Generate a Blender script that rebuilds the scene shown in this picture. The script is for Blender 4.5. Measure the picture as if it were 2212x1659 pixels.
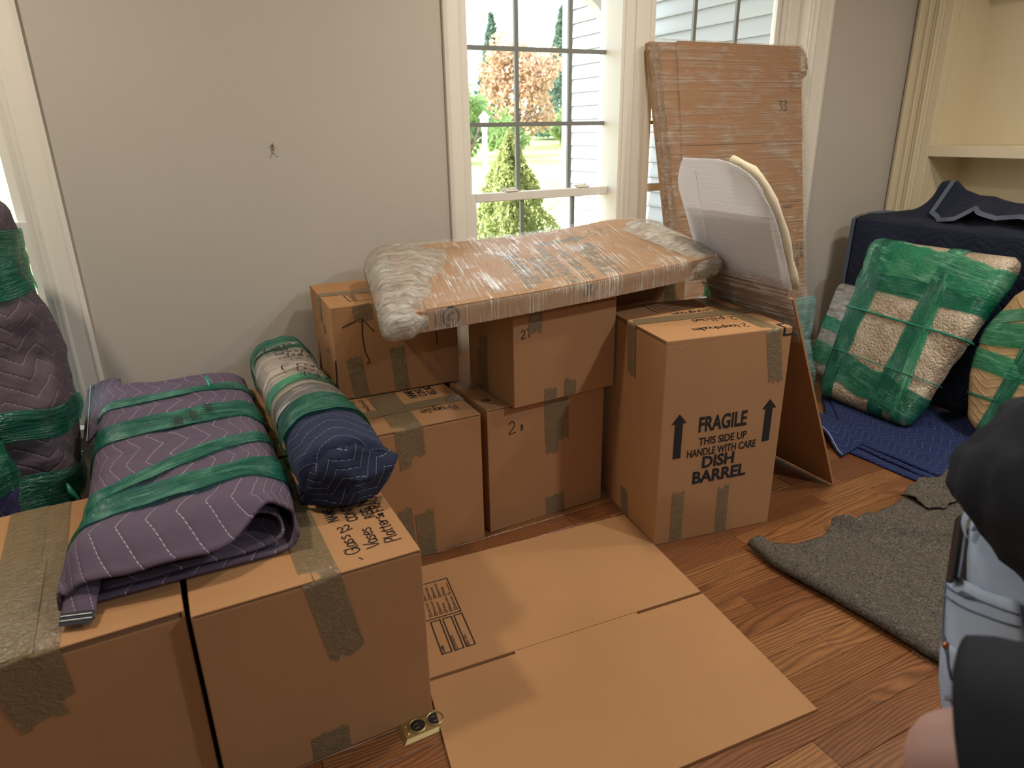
import bpy, bmesh, math, random
from mathutils import Vector, Matrix, noise
from mathutils.bvhtree import BVHTree
random.seed(7)
R = math.radians
C = bpy.context.scene.collection
SC = bpy.context.scene
for o in list(bpy.data.objects):
    bpy.data.objects.remove(o, do_unlink=True)

# ------------------------------------------------------------------ camera, sky, sun, lamps, added fill lamps, exposure
cam = bpy.data.cameras.new('camera')
cam.sensor_fit = 'HORIZONTAL'; cam.sensor_width = 36.0; cam.lens = 24.1435
cam.clip_start = 0.05; cam.clip_end = 300
cam.dof.use_dof = True; cam.dof.focus_distance = 2.3; cam.dof.aperture_fstop = 5.0
camo = bpy.data.objects.new('camera', cam); C.objects.link(camo)
camo.matrix_world = Matrix(((0.8911, 0.1720, -0.4199, 0), (-0.4534, 0.3037, -0.8379, 0), (-0.0166, 0.9371, 0.3486, 1.325), (0, 0, 0, 1)))
SC.camera = camo
w = bpy.data.worlds.new('sky'); SC.world = w; w.use_nodes = True
bg = w.node_tree.nodes['Background']
bg.inputs[0].default_value = (0.80, 0.90, 1.0, 1); bg.inputs[1].default_value = 4.6
sun = bpy.data.lights.new('sun', 'SUN'); sun.energy = 13.0; sun.angle = R(1.0); sun.color = (1.0, 0.95, 0.86)
suno = bpy.data.objects.new('sun', sun); C.objects.link(suno)
suno.rotation_euler = Vector((0.85, -0.04, -0.52)).to_track_quat('-Z', 'Y').to_euler()
LAMPS_AND_FILL = [(-0.70, 1.60, 22.5), (1.40, 1.65, 18), (2.85, 0.95, 19), (2.15, -0.10, 33), (0.60, -1.6, 19)]  # last two are added fills for daylight from behind, no lamps known there
CEIL = 2.46
for i, (lx, ly, pw) in enumerate(LAMPS_AND_FILL):
    ld = bpy.data.lights.new('ceiling_and_fill_lamp', 'AREA'); ld.shape = 'DISK'; ld.size = 0.16; ld.energy = pw * 1.0
    ld.color = (1.0, 0.89, 0.73) if i < 3 else (0.93, 0.95, 1.0)
    lo = bpy.data.objects.new('ceiling_and_fill_lamp', ld); C.objects.link(lo); lo.location = (lx, ly, CEIL - 0.012)
SC.view_settings.view_transform = 'Standard'; SC.view_settings.look = 'None'
SC.view_settings.gamma = 1.0; SC.view_settings.use_curve_mapping = False
SC.view_settings.exposure = 0.0

# ------------------------------------------------------------------ helpers
def link(o, parent=None):
    C.objects.link(o)
    if parent is not None: o.parent = parent
    return o
def tag(o, label, cat, group=None, kind=None):
    if label: o['label'] = label
    if cat: o['category'] = cat
    if group: o['group'] = group
    if kind: o['kind'] = kind
    return o
def empty(name, loc=(0, 0, 0), rz=0.0, label=None, cat=None, group=None, kind=None, parent=None, mat=None):
    o = bpy.data.objects.new(name, None); o.empty_display_size = 0.05
    link(o, parent)
    if mat is not None: o.matrix_world = mat
    else: o.location = loc; o.rotation_euler = (0, 0, rz)
    return tag(o, label, cat, group, kind)
def mobj(name, verts, faces, mat, parent=None, smooth=False, uvs=None):
    me = bpy.data.meshes.new(name); me.from_pydata([tuple(v) for v in verts], [], faces); me.update()
    if uvs is not None:
        ul = me.uv_layers.new(name='uv')
        for lp in me.loops: ul.data[lp.index].uv = uvs[lp.vertex_index]
    if mat: me.materials.append(mat)
    if smooth: me.polygons.foreach_set('use_smooth', [True] * len(me.polygons))
    o = bpy.data.objects.new(name, me); return link(o, parent)
def bobj(name, bm, mat, parent=None, smooth=False):
    me = bpy.data.meshes.new(name); bmesh.ops.recalc_face_normals(bm, faces=bm.faces); bm.to_mesh(me); bm.free()
    if mat: me.materials.append(mat)
    if smooth: me.polygons.foreach_set('use_smooth', [True] * len(me.polygons))
    o = bpy.data.objects.new(name, me); return link(o, parent)
def abox(bm, lo, hi, bev=0.0, seg=1):
    vs = [bm.verts.new((x, y, z)) for x in (lo[0], hi[0]) for y in (lo[1], hi[1]) for z in (lo[2], hi[2])]
    fs = [bm.faces.new([vs[i] for i in f]) for f in ((0, 1, 3, 2), (4, 6, 7, 5), (0, 4, 5, 1), (2, 3, 7, 6), (0, 2, 6, 4), (1, 5, 7, 3))]
    if bev > 0:
        es = list({e for f in fs for e in f.edges})
        bmesh.ops.bevel(bm, geom=es, offset=bev, segments=seg, affect='EDGES', profile=0.5)
    return vs
def box(name, lo, hi, mat, parent=None, bev=0.0, seg=1):
    bm = bmesh.new(); abox(bm, lo, hi, bev, seg); return bobj(name, bm, mat, parent)
def grid(name, f, nu, nv, mat, parent=None, us=1.0, vs=1.0, closed=False, smooth=True, thick=0.0, sub=0):
    verts = []; uvs = []; faces = []
    for j in range(nv + 1):
        for i in range(nu + (0 if closed else 1)):
            u = i / nu; v = j / nv
            verts.append(f(u, v)); uvs.append((u * us, v * vs))
    m = nu if closed else nu + 1
    for j in range(nv):
        for i in range(nu):
            a = j * m + i; b = j * m + (i + 1) % m
            faces.append((a, b, b + m, a + m))
    o = mobj(name, verts, faces, mat, parent, smooth, uvs)
    if thick: mod = o.modifiers.new('thickness', 'SOLIDIFY'); mod.thickness = thick; mod.offset = 0
    return o
def nz(p, s=1.0, seed=0.0): return noise.noise(Vector((p[0] * s + seed, p[1] * s + seed * 1.7, p[2] * s - seed)))
def lerp(a, b, t): return a + (b - a) * t
def smooth01(t): t = max(0.0, min(1.0, t)); return t * t * (3 - 2 * t)
def interp(pts, t):
    """piecewise linear through [(t, value...)]"""
    if t <= pts[0][0]: return pts[0][1:]
    for a, b in zip(pts, pts[1:]):
        if t <= b[0]:
            k = (t - a[0]) / (b[0] - a[0]); return tuple(lerp(x, y, k) for x, y in zip(a[1:], b[1:]))
    return pts[-1][1:]
def catmull(pts, n, closed=False):
    P = [Vector(p) for p in pts]; out = []; m = len(P)
    segs = m if closed else m - 1
    for i in range(segs):
        p0 = P[(i - 1) % m] if closed or i > 0 else P[0]; p1 = P[i]; p2 = P[(i + 1) % m]
        p3 = P[(i + 2) % m] if closed or i + 2 < m else P[-1]
        for k in range(n):
            t = k / n
            out.append(0.5 * ((2 * p1) + (p2 - p0) * t + (2 * p0 - 5 * p1 + 4 * p2 - p3) * t * t + (3 * p1 - p0 - 3 * p2 + p3) * t ** 3))
    if not closed: out.append(P[-1])
    return out
def tube(name, pts, r, mat, parent=None, seg=8, cap=True):
    P = [Vector(p) for p in pts]; rr = r if isinstance(r, (list, tuple)) else [r] * len(P)
    verts = []; faces = []; up = Vector((0, 0, 1)); prev = None
    for i, p in enumerate(P):
        t = (P[min(i + 1, len(P) - 1)] - P[max(i - 1, 0)]).normalized()
        a = prev - t * prev.dot(t) if prev is not None else (up if abs(t.z) < 0.9 else Vector((1, 0, 0))).cross(t)
        a.normalize(); prev = a; b = t.cross(a)
        for k in range(seg):
            an = 2 * math.pi * k / seg; verts.append(p + (a * math.cos(an) + b * math.sin(an)) * rr[i])
    for i in range(len(P) - 1):
        for k in range(seg): faces.append((i * seg + k, i * seg + (k + 1) % seg, (i + 1) * seg + (k + 1) % seg, (i + 1) * seg + k))
    if cap: faces.append(tuple(range(seg - 1, -1, -1))); faces.append(tuple(range((len(P) - 1) * seg, len(P) * seg)))
    return mobj(name, verts, faces, mat, parent, True)
def ribbon(name, pts, nrm, width, mat, parent=None, lift=0.0):
    """a flat strip along world or local points; nrm: list of normals"""
    verts = []; faces = []; uvs = []; L = 0
    for i, p in enumerate(pts):
        p = Vector(p); t = (Vector(pts[min(i + 1, len(pts) - 1)]) - Vector(pts[max(i - 1, 0)])).normalized()
        n = Vector(nrm[i] if isinstance(nrm, list) else nrm).normalized(); s = t.cross(n).normalized() * width / 2
        if i: L += (p - Vector(pts[i - 1])).length
        verts += [p + s + n * lift, p - s + n * lift]; uvs += [(L, 0), (L, width)]
        if i: faces.append((2 * i - 2, 2 * i - 1, 2 * i + 1, 2 * i))
    return mobj(name, verts, faces, mat, parent, True, uvs)

# ------------------------------------------------------------------ materials
MATS = {}
class NT:
    def __init__(s, name):
        s.m = bpy.data.materials.new(name); s.m.use_nodes = True; s.t = s.m.node_tree; s.t.nodes.clear()
        s.out = s.t.nodes.new('ShaderNodeOutputMaterial'); MATS[name] = s.m
    def n(s, typ, ins=None, **kw):
        nd = s.t.nodes.new('ShaderNode' + typ)
        for k, v in kw.items(): setattr(nd, k, v)
        for k, v in (ins or {}).items():
            if hasattr(v, 'is_output'): s.t.links.new(v, nd.inputs[k])
            else: nd.inputs[k].default_value = v
        return nd
    def math(s, op, a, b=None, c=None, clamp=False):
        d = {0: a}
        if b is not None: d[1] = b
        if c is not None: d[2] = c
        nd = s.n('Math', d, operation=op); nd.use_clamp = clamp; return nd.outputs[0]
    def ramp(s, fac, stops, interp='LINEAR'):
        nd = s.n('ValToRGB', {0: fac}); cr = nd.color_ramp; cr.interpolation = interp
        while len(cr.elements) < len(stops): cr.elements.new(0.5)
        for e, (p, c) in zip(cr.elements, stops): e.position = p; e.color = c if len(c) == 4 else (*c, 1)
        return nd.outputs[0]
    def mix(s, fac, a, b, blend='MIX'):
        nd = s.n('Mix', data_type='RGBA', blend_type=blend)
        for idx, v in ((0, fac), (6, a), (7, b)):
            if hasattr(v, 'is_output'): s.t.links.new(v, nd.inputs[idx])
            else: nd.inputs[idx].default_value = v if idx == 0 or len(v) == 4 else (*v, 1)
        return nd.outputs[2]
    def noise(s, vec, scale, detail=3, rough=0.5, dist=0.0):
        d = {'Scale': scale, 'Detail': detail, 'Roughness': rough, 'Distortion': dist}
        if vec is not None: d['Vector'] = vec
        return s.n('TexNoise', d).outputs[0]
    def mapping(s, vec, scale=(1, 1, 1), loc=(0, 0, 0), rot=(0, 0, 0)):
        return s.n('Mapping', {'Vector': vec, 'Scale': scale, 'Location': loc, 'Rotation': rot}).outputs[0]
    def obj(s): return s.n('TexCoord').outputs['Object']
    def uv(s): return s.n('TexCoord').outputs['UV']
    def bump(s, h, strength=0.3, dist=0.002):
        return s.n('Bump', {'Height': h, 'Strength': strength, 'Distance': dist}).outputs[0]
    def bsdf(s, col, rough=0.7, normal=None, metal=0.0, spec=0.5, **extra):
        d = {'Base Color': col if hasattr(col, 'is_output') or len(col) == 4 else (*col, 1), 'Roughness': rough, 'Metallic': metal, 'Specular IOR Level': spec}
        if normal is not None: d['Normal'] = normal
        d.update(extra); return s.n('BsdfPrincipled', d).outputs[0]
    def done(s, sh): s.t.links.new(sh, s.out.inputs[0]); return s.m

def plain(name, col, rough=0.6, metal=0.0, spec=0.5, nscale=0, namt=0.0, bump=0.0, bscale=200):
    t = NT(name); c = (*col, 1); nrm = None
    if namt: c = t.mix(t.noise(t.obj(), nscale, 4), tuple(x * (1 - namt) for x in col), tuple(min(1, x * (1 + namt)) for x in col))
    if bump: nrm = t.bump(t.noise(t.obj(), bscale, 3), bump, 0.001)
    return t.done(t.bsdf(c, rough, nrm, metal, spec))

def cardboard(name, a=(0.36, 0.185, 0.080), b=(0.45, 0.245, 0.112)):
    t = NT(name); ob = t.obj()
    big = t.noise(ob, 3.0, 3); fib = t.noise(t.mapping(ob, (160, 160, 260)), 1.0, 3, 0.7)
    fl = t.math('SINE', t.math('MULTIPLY', t.n('SeparateXYZ', {0: ob}).outputs[2], 1100.0))
    c = t.mix(big, a, b); c = t.mix(t.math('MULTIPLY', fib, 0.35), c, (0.22, 0.11, 0.05))
    h = t.math('ADD', t.math('MULTIPLY', fib, 0.6), t.math('MULTIPLY', fl, 0.12))
    return t.done(t.bsdf(c, 0.82, t.bump(h, 0.12, 0.0006), spec=0.25))
M_CARD = cardboard('cardboard')
M_CARD_EDGE = plain('cardboard_edge', (0.20, 0.115, 0.06), 0.9)
M_CARD_SHADED = cardboard('cardboard_shaded', (0.30, 0.155, 0.07), (0.37, 0.20, 0.095))  # cardboard copy darkened to carry the shade behind the dish carton
def tapemat():
    t = NT('packing_tape'); ob = t.obj()
    wr = t.noise(t.mapping(ob, (60, 60, 60)), 1.0, 3, 0.6, 1.2); big = t.noise(ob, 30, 2)
    s = t.bsdf(t.mix(big, (0.215, 0.160, 0.088), (0.275, 0.21, 0.125)), 0.12, t.bump(wr, 0.9, 0.006), spec=0.7)
    tr = t.n('BsdfTransparent', {0: (0.80, 0.72, 0.58, 1)}).outputs[0]
    return t.done(t.n('MixShader', {0: 0.72, 1: tr, 2: s}).outputs[0])
M_TAPE = tapemat()
M_INK = plain('black_print', (0.012, 0.011, 0.012), 0.6)
M_INKG = plain('grey_print', (0.10, 0.085, 0.07), 0.6)
M_MARK = plain('marker_ink', (0.010, 0.009, 0.012), 0.45)
def film(name, tint, body, fac_lo, fac_hi, rough=0.14, su=5, sv=260, bump=0.9, spec=0.8, th=(0.62, 0.95), white=None):
    """stretch film: fine pulled streaks run along u of the uv map"""
    t = NT(name); uv = t.uv()
    pa = t.noise(t.mapping(uv, (7, 12, 1)), 1.0, 3, 0.6, 0.8)
    st = t.noise(t.mapping(uv, (su, sv, 1)), 1.0, 3, 0.6); s2 = t.noise(t.mapping(uv, (su * 3, sv * 0.35, 1), (3, 7, 0)), 1.0, 3, 0.7)
    h = t.math('ADD', t.math('MULTIPLY', st, 0.75), t.math('MULTIPLY', pa, 0.75))
    k = t.n('MapRange', {0: h, 1: th[0], 2: th[1], 3: fac_lo, 4: fac_hi}); k.clamp = True
    hh = t.math('ADD', t.math('MULTIPLY', st, 0.5), s2)
    col = body
    if white: col = t.mix(t.n('MapRange', {0: h, 1: th[0] + 0.12, 2: th[1] + 0.05, 3: 0.0, 4: 0.55}).outputs[0], body, white)
    s = t.bsdf(col, rough, t.bump(hh, bump, 0.008), spec=spec)
    tr = t.n('BsdfTransparent', {0: (*tint, 1)}).outputs[0]
    return t.done(t.n('MixShader', {0: k.outputs[0], 1: tr, 2: s}).outputs[0])
M_GREEN = film('green_stretch_film', (0.16, 0.66, 0.50), (0.010, 0.145, 0.095), 0.38, 0.80, white=(0.20, 0.48, 0.34))
M_GREENL = film('light_green_stretch_film', (0.36, 0.86, 0.64), (0.02, 0.26, 0.15), 0.30, 0.80, white=(0.40, 0.66, 0.46))
M_CLEAR = film('clear_stretch_film', (0.97, 0.95, 0.92), (0.66, 0.60, 0.49), 0.20, 0.85, 0.16, su=2.5, sv=170, bump=0.8, th=(0.76, 0.96))
M_WHITEF = film('white_stretch_film', (0.9, 0.92, 0.95), (0.80, 0.82, 0.86), 0.55, 0.95, 0.2, su=4, sv=130, bump=0.8)
def bubble(name, a, b, fac=0.8, rough=0.22, pulled=False):
    t = NT(name); ob = t.obj()
    v = t.n('TexVoronoi', {'Vector': ob, 'Scale': 95.0}).outputs[0]
    big = t.noise(t.mapping(ob, (9, 9, 9)), 1.0, 4, 0.6)
    h = t.math('ADD', t.math('MULTIPLY', t.math('POWER', v, 2.0), -1.0), t.math('MULTIPLY', t.noise(ob, 45, 3), 0.8))
    if pulled: h = t.math('ADD', t.math('MULTIPLY', h, 0.5), t.math('MULTIPLY', t.noise(t.mapping(ob, (20, 60, 60), rot=(0.4, 0.2, 0.7)), 1.0, 4, 0.7, 1.5), 1.6)); fac = t.n('MapRange', {0: t.noise(t.mapping(ob, (14, 50, 50), rot=(0.4, 0.2, 0.7)), 1.0, 3, 0.65, 1.0), 1: 0.35, 2: 0.7, 3: fac - 0.22, 4: fac + 0.38}).outputs[0]
    s = t.bsdf(t.mix(t.ramp(big, [(0.35, (0, 0, 0)), (0.65, (1, 1, 1))]), a, b), rough, t.bump(h, 0.8, 0.006), spec=0.65)
    tr = t.n('BsdfTransparent', {0: (0.95, 0.93, 0.88, 1)}).outputs[0]
    return t.done(t.n('MixShader', {0: fac, 1: tr, 2: s}).outputs[0])
M_BUB = bubble('bubble_wrap', (0.30, 0.22, 0.145), (0.52, 0.44, 0.33), 1.0)
M_BUBC = bubble('clear_bubble_wrap', (0.50, 0.46, 0.40), (0.66, 0.63, 0.57), 0.56, 0.12, True)
def quilt(name, c1, c2, stitch, P=0.16, S=0.042, A=0.05, puff=0.4, dark=0.5, dia=False, swap=False):
    """moving pad: zig-zag stitched quilting over the uv map, which is in metres"""
    t = NT(name); sx = t.n('SeparateXYZ', {0: t.uv()}); u, v = (sx.outputs[1], sx.outputs[0]) if swap else (sx.outputs[0], sx.outputs[1])
    if dia:
        a = t.math('ADD', u, v); b = t.math('SUBTRACT', u, v)
        q = [t.math('ABSOLUTE', t.math('SUBTRACT', t.math('FRACT', t.math('DIVIDE', x, S)), 0.5)) for x in (a, b)]
        d = t.math('MAXIMUM', q[0], q[1])
    else:
        tri = t.math('MULTIPLY', t.math('PINGPONG', t.math('DIVIDE', u, P), 0.5), 2 * A)
        ph = t.math('DIVIDE', t.math('ADD', v, tri), S)
        d = t.math('ABSOLUTE', t.math('SUBTRACT', t.math('FRACT', ph), 0.5))
    line = t.math('GREATER_THAN', d, 0.5 - 0.00062 / S)
    dash = t.math('GREATER_THAN', t.math('FRACT', t.math('MULTIPLY', t.math('ADD', u, t.math('MULTIPLY', v, 0.6)), 150.0)), 0.30)
    line = t.math('MULTIPLY', line, dash)
    fold = t.math('MULTIPLY', t.math('POWER', t.math('MULTIPLY', d, 2.0), 5.0), 0.6)
    wr = t.math('ADD', t.noise(t.mapping(t.uv(), (24, 24, 1)), 1.0, 4, 0.6, 1.2), t.math('MULTIPLY', t.noise(t.mapping(t.uv(), (9, 11, 1)), 1.0, 2, 0.5, 1.5), 1.4))
    col = t.mix(t.noise(t.mapping(t.uv(), (7, 7, 1)), 1.0, 3), c1, c2)
    col = t.mix(t.math('MULTIPLY', line, 0.75), col, stitch)
    h = t.math('ADD', t.math('MULTIPLY', fold, -1.0), t.math('MULTIPLY', wr, 0.75))
    weave = t.noise(t.mapping(t.uv(), (900, 900, 1)), 1.0, 2)
    h = t.math('ADD', h, t.math('MULTIPLY', weave, 0.12))
    return t.done(t.bsdf(col, 0.85, t.bump(h, puff, 0.012), spec=0.2, **{'Sheen Weight': 0.03}))
M_PADP = quilt('purple_moving_pad', (0.084, 0.060, 0.094), (0.115, 0.086, 0.126), (0.55, 0.50, 0.52), P=0.16, S=0.036, A=0.028, swap=True)
M_PADN = quilt('navy_moving_pad', (0.016, 0.020, 0.050), (0.026, 0.031, 0.072), (0.33, 0.35, 0.44))
M_PADB = quilt('blue_moving_pad', (0.010, 0.018, 0.068), (0.018, 0.030, 0.105), (0.30, 0.36, 0.55))
M_PADK = quilt('dark_navy_moving_pad', (0.008, 0.011, 0.024), (0.014, 0.018, 0.036), (0.060, 0.066, 0.10), puff=0.45)
M_PADM = quilt('mauve_brown_moving_pad', (0.085, 0.062, 0.082), (0.115, 0.088, 0.112), (0.50, 0.45, 0.47), S=0.046)
M_PADD = quilt('diamond_moving_pad', (0.040, 0.038, 0.11), (0.058, 0.054, 0.145), (0.42, 0.42, 0.5), S=0.11, dia=True)
M_PADT = quilt('tan_moving_pad', (0.40, 0.255, 0.12), (0.50, 0.34, 0.18), (0.22, 0.14, 0.07), P=0.2, S=0.035, A=0.04)
M_BIND = plain('pad_binding', (0.075, 0.090, 0.125), 0.8, bump=0.2)
M_BINDK = plain('dark_pad_binding', (0.012, 0.012, 0.02), 0.8, bump=0.2)
M_THREAD = plain('white_thread', (0.75, 0.73, 0.70), 0.8)
M_WALL = plain('beige_wall_paint', (0.47, 0.435, 0.385), 0.75, spec=0.25, nscale=2.5, namt=0.03, bump=0.05, bscale=320)
M_TRIM = plain('cream_trim_paint', (0.74, 0.70, 0.62), 0.42, spec=0.4)
M_BOOKC = plain('cream_cabinet_paint', (0.66, 0.575, 0.40), 0.45, spec=0.4)
M_CEIL = plain('ceiling_paint', (0.75, 0.72, 0.66), 0.9)
M_VINYL = plain('window_vinyl', (0.74, 0.71, 0.65), 0.4)
M_MUNT = plain('window_muntin_paint', (0.19, 0.20, 0.185), 0.45)
def glassm():
    t = NT('window_glass'); g = t.n('BsdfGlossy', {0: (1, 1, 1, 1), 1: 0.02}).outputs[0]
    tr = t.n('BsdfTransparent', {0: (0.97, 0.985, 0.98, 1)}).outputs[0]
    fr = t.n('Fresnel', {0: 1.35}).outputs[0]
    return t.done(t.n('MixShader', {0: t.math('MULTIPLY', fr, 0.6), 1: tr, 2: g}).outputs[0])
M_GLASS = glassm()
def wood():
    t = NT('oak_floor_board'); inf = t.n('ObjectInfo'); rnd = inf.outputs['Random']
    off = t.n('CombineXYZ', {0: t.math('MULTIPLY', rnd, 37.0), 1: t.math('MULTIPLY', rnd, 91.0), 2: t.math('MULTIPLY', rnd, 13.0)}).outputs[0]
    p = t.n('VectorMath', {0: t.obj(), 1: off}, operation='ADD').outputs[0]
    warp = t.noise(t.mapping(p, (1.3, 7.0, 1)), 1.0, 2, 0.5)
    sy = t.n('SeparateXYZ', {0: p}).outputs[1]
    rings = t.math('FRACT', t.math('ADD', t.math('MULTIPLY', sy, 95.0), t.math('MULTIPLY', warp, 15.0)))
    rg = t.math('POWER', t.math('ABSOLUTE', t.math('SUBTRACT', t.math('MULTIPLY', rings, 2.0), 1.0)), 1.6)
    pores = t.noise(t.mapping(p, (16, 520, 1)), 1.0, 3, 0.7)
    pore = t.ramp(pores, [(0.42, (0, 0, 0)), (0.60, (1, 1, 1))])
    base = t.ramp(rnd, [(0.0, (0.135, 0.046, 0.018)), (0.10, (0.21, 0.078, 0.028)), (0.55, (0.29, 0.120, 0.042)), (1.0, (0.37, 0.170, 0.062))])
    c = t.mix(t.math('MULTIPLY', rg, t.math('ADD', 0.25, t.math('MULTIPLY', t.noise(t.mapping(p, (2.2, 9, 1)), 1.0, 2), 0.9))), base, (0.060, 0.020, 0.008))
    c = t.mix(t.math('MULTIPLY', pore, 0.55), (0.085, 0.030, 0.012), c) if False else t.mix(t.math('MULTIPLY', t.math('SUBTRACT', 1.0, pore), 0.42), c, (0.070, 0.024, 0.010))
    return t.done(t.bsdf(c, 0.30, t.bump(t.math('ADD', pore, t.math('MULTIPLY', rg, -0.3)), 0.10, 0.0008), spec=0.5))
M_WOOD = wood()
def felt():
    t = NT('grey_felt'); ob = t.obj()
    f1 = t.noise(t.mapping(ob, (95, 95, 95)), 1.0, 6, 0.78, 1.5); f2 = t.noise(ob, 420, 2)
    v = t.n('TexVoronoi', {'Vector': t.mapping(ob, (420, 420, 420)), 'Scale': 1.0}).outputs['Color']
    vv = t.n('SeparateColor', {0: v}).outputs[0]
    c = t.ramp(f1, [(0.34, (0.022, 0.019, 0.016)), (0.47, (0.085, 0.074, 0.058)), (0.60, (0.135, 0.118, 0.094)), (0.74, (0.32, 0.29, 0.24))])
    c = t.mix(t.math('MULTIPLY', t.math('GREATER_THAN', vv, 0.93), 0.35), c, (0.40, 0.36, 0.30))
    h = t.math('ADD', f1, t.math('MULTIPLY', f2, 0.5))
    return t.done(t.bsdf(c, 0.95, t.bump(h, 0.8, 0.004), spec=0.1))
M_FELT = felt()
def denim():
    t = NT('light_denim'); ob = t.obj()
    wv = t.noise(t.mapping(ob, (900, 300, 900)), 1.0, 2); big = t.noise(ob, 12, 4, 0.6)
    c = t.mix(big, (0.27, 0.36, 0.52), (0.52, 0.60, 0.72)); c = t.mix(t.math('MULTIPLY', wv, 0.35), c, (0.13, 0.18, 0.29))
    return t.done(t.bsdf(c, 0.9, t.bump(wv, 0.3, 0.0008), spec=0.15))
M_DENIM = denim()
M_SHIRT = plain('charcoal_jersey', (0.016, 0.018, 0.023), 0.9, spec=0.15, nscale=500, namt=0.35, bump=0.4, bscale=700)
def skin():
    t = NT('skin'); ob = t.obj()
    c = t.mix(t.noise(ob, 14, 3), (0.36, 0.215, 0.185), (0.47, 0.30, 0.26)); c = t.mix(t.math('MULTIPLY', t.noise(t.mapping(ob, (60, 190, 60)), 1.0, 3, 0.7, 2.0), 0.32), c, (0.25, 0.13, 0.11))
    return t.done(t.bsdf(c, 0.55, t.bump(t.noise(ob, 260, 3), 0.15, 0.001), spec=0.4, **{'Subsurface Weight': 0.08}))
M_SKIN = skin()
M_HAIR = plain('dark_hair', (0.035, 0.025, 0.018), 0.6, bump=0.5)
M_BRASS = plain('brass', (0.46, 0.35, 0.16), 0.34, 0.85, bump=0.08)
M_BLACKP = plain('black_plastic', (0.010, 0.010, 0.011), 0.35)
M_STEEL = plain('steel', (0.45, 0.44, 0.42), 0.35, 1.0)
M_SIDING = plain('white_siding', (0.44, 0.45, 0.46), 0.6)
M_EXTRIM = plain('exterior_trim_paint', (0.70, 0.69, 0.62), 0.6)
M_SHIRT_DK = M_SHIRT

# ------------------------------------------------------------------ lettering
_fc = {}
def font_mesh(s, bold=0.0):
    key = (s, bold)
    if key not in _fc:
        cu = bpy.data.curves.new('lettering', 'FONT'); cu.body = s; cu.size = 1.0; cu.offset = bold; cu.resolution_u = 3; cu.fill_mode = 'FRONT'
        ob = bpy.data.objects.new('lettering', cu); C.objects.link(ob)
        dg = bpy.context.evaluated_depsgraph_get(); dg.update()
        me = ob.evaluated_get(dg).to_mesh()
        vs = [v.co.copy() for v in me.vertices]; fs = [tuple(p.vertices) for p in me.polygons]
        ob.to_mesh_clear() if hasattr(ob, 'to_mesh_clear') else None
        bpy.data.objects.remove(ob, do_unlink=True); bpy.data.curves.remove(cu)
        _fc[key] = (vs, fs)
    return _fc[key]
def text(name, s, parent, mat, o, xd, yd, h, wid=None, bold=0.012, center=False, cap=0.69, warp=None):
    """printed words lying on a face: o lower left corner, xd reading direction, yd up, h cap height, wid total width"""
    vs, fs = font_mesh(s, bold)
    x0 = min(v.x for v in vs); x1 = max(v.x for v in vs)
    sy = h / cap; sx = (wid / (x1 - x0)) if wid else sy
    o = Vector(o); xd = Vector(xd).normalized(); yd = Vector(yd).normalized()
    sh = -(x1 - x0) * sx / 2 if center else 0
    P = [o + xd * ((v.x - x0) * sx + sh) + yd * (v.y * sy) for v in vs]
    if warp: P = [warp(p) for p in P]
    return mobj(name, P, fs, mat, parent)
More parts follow.
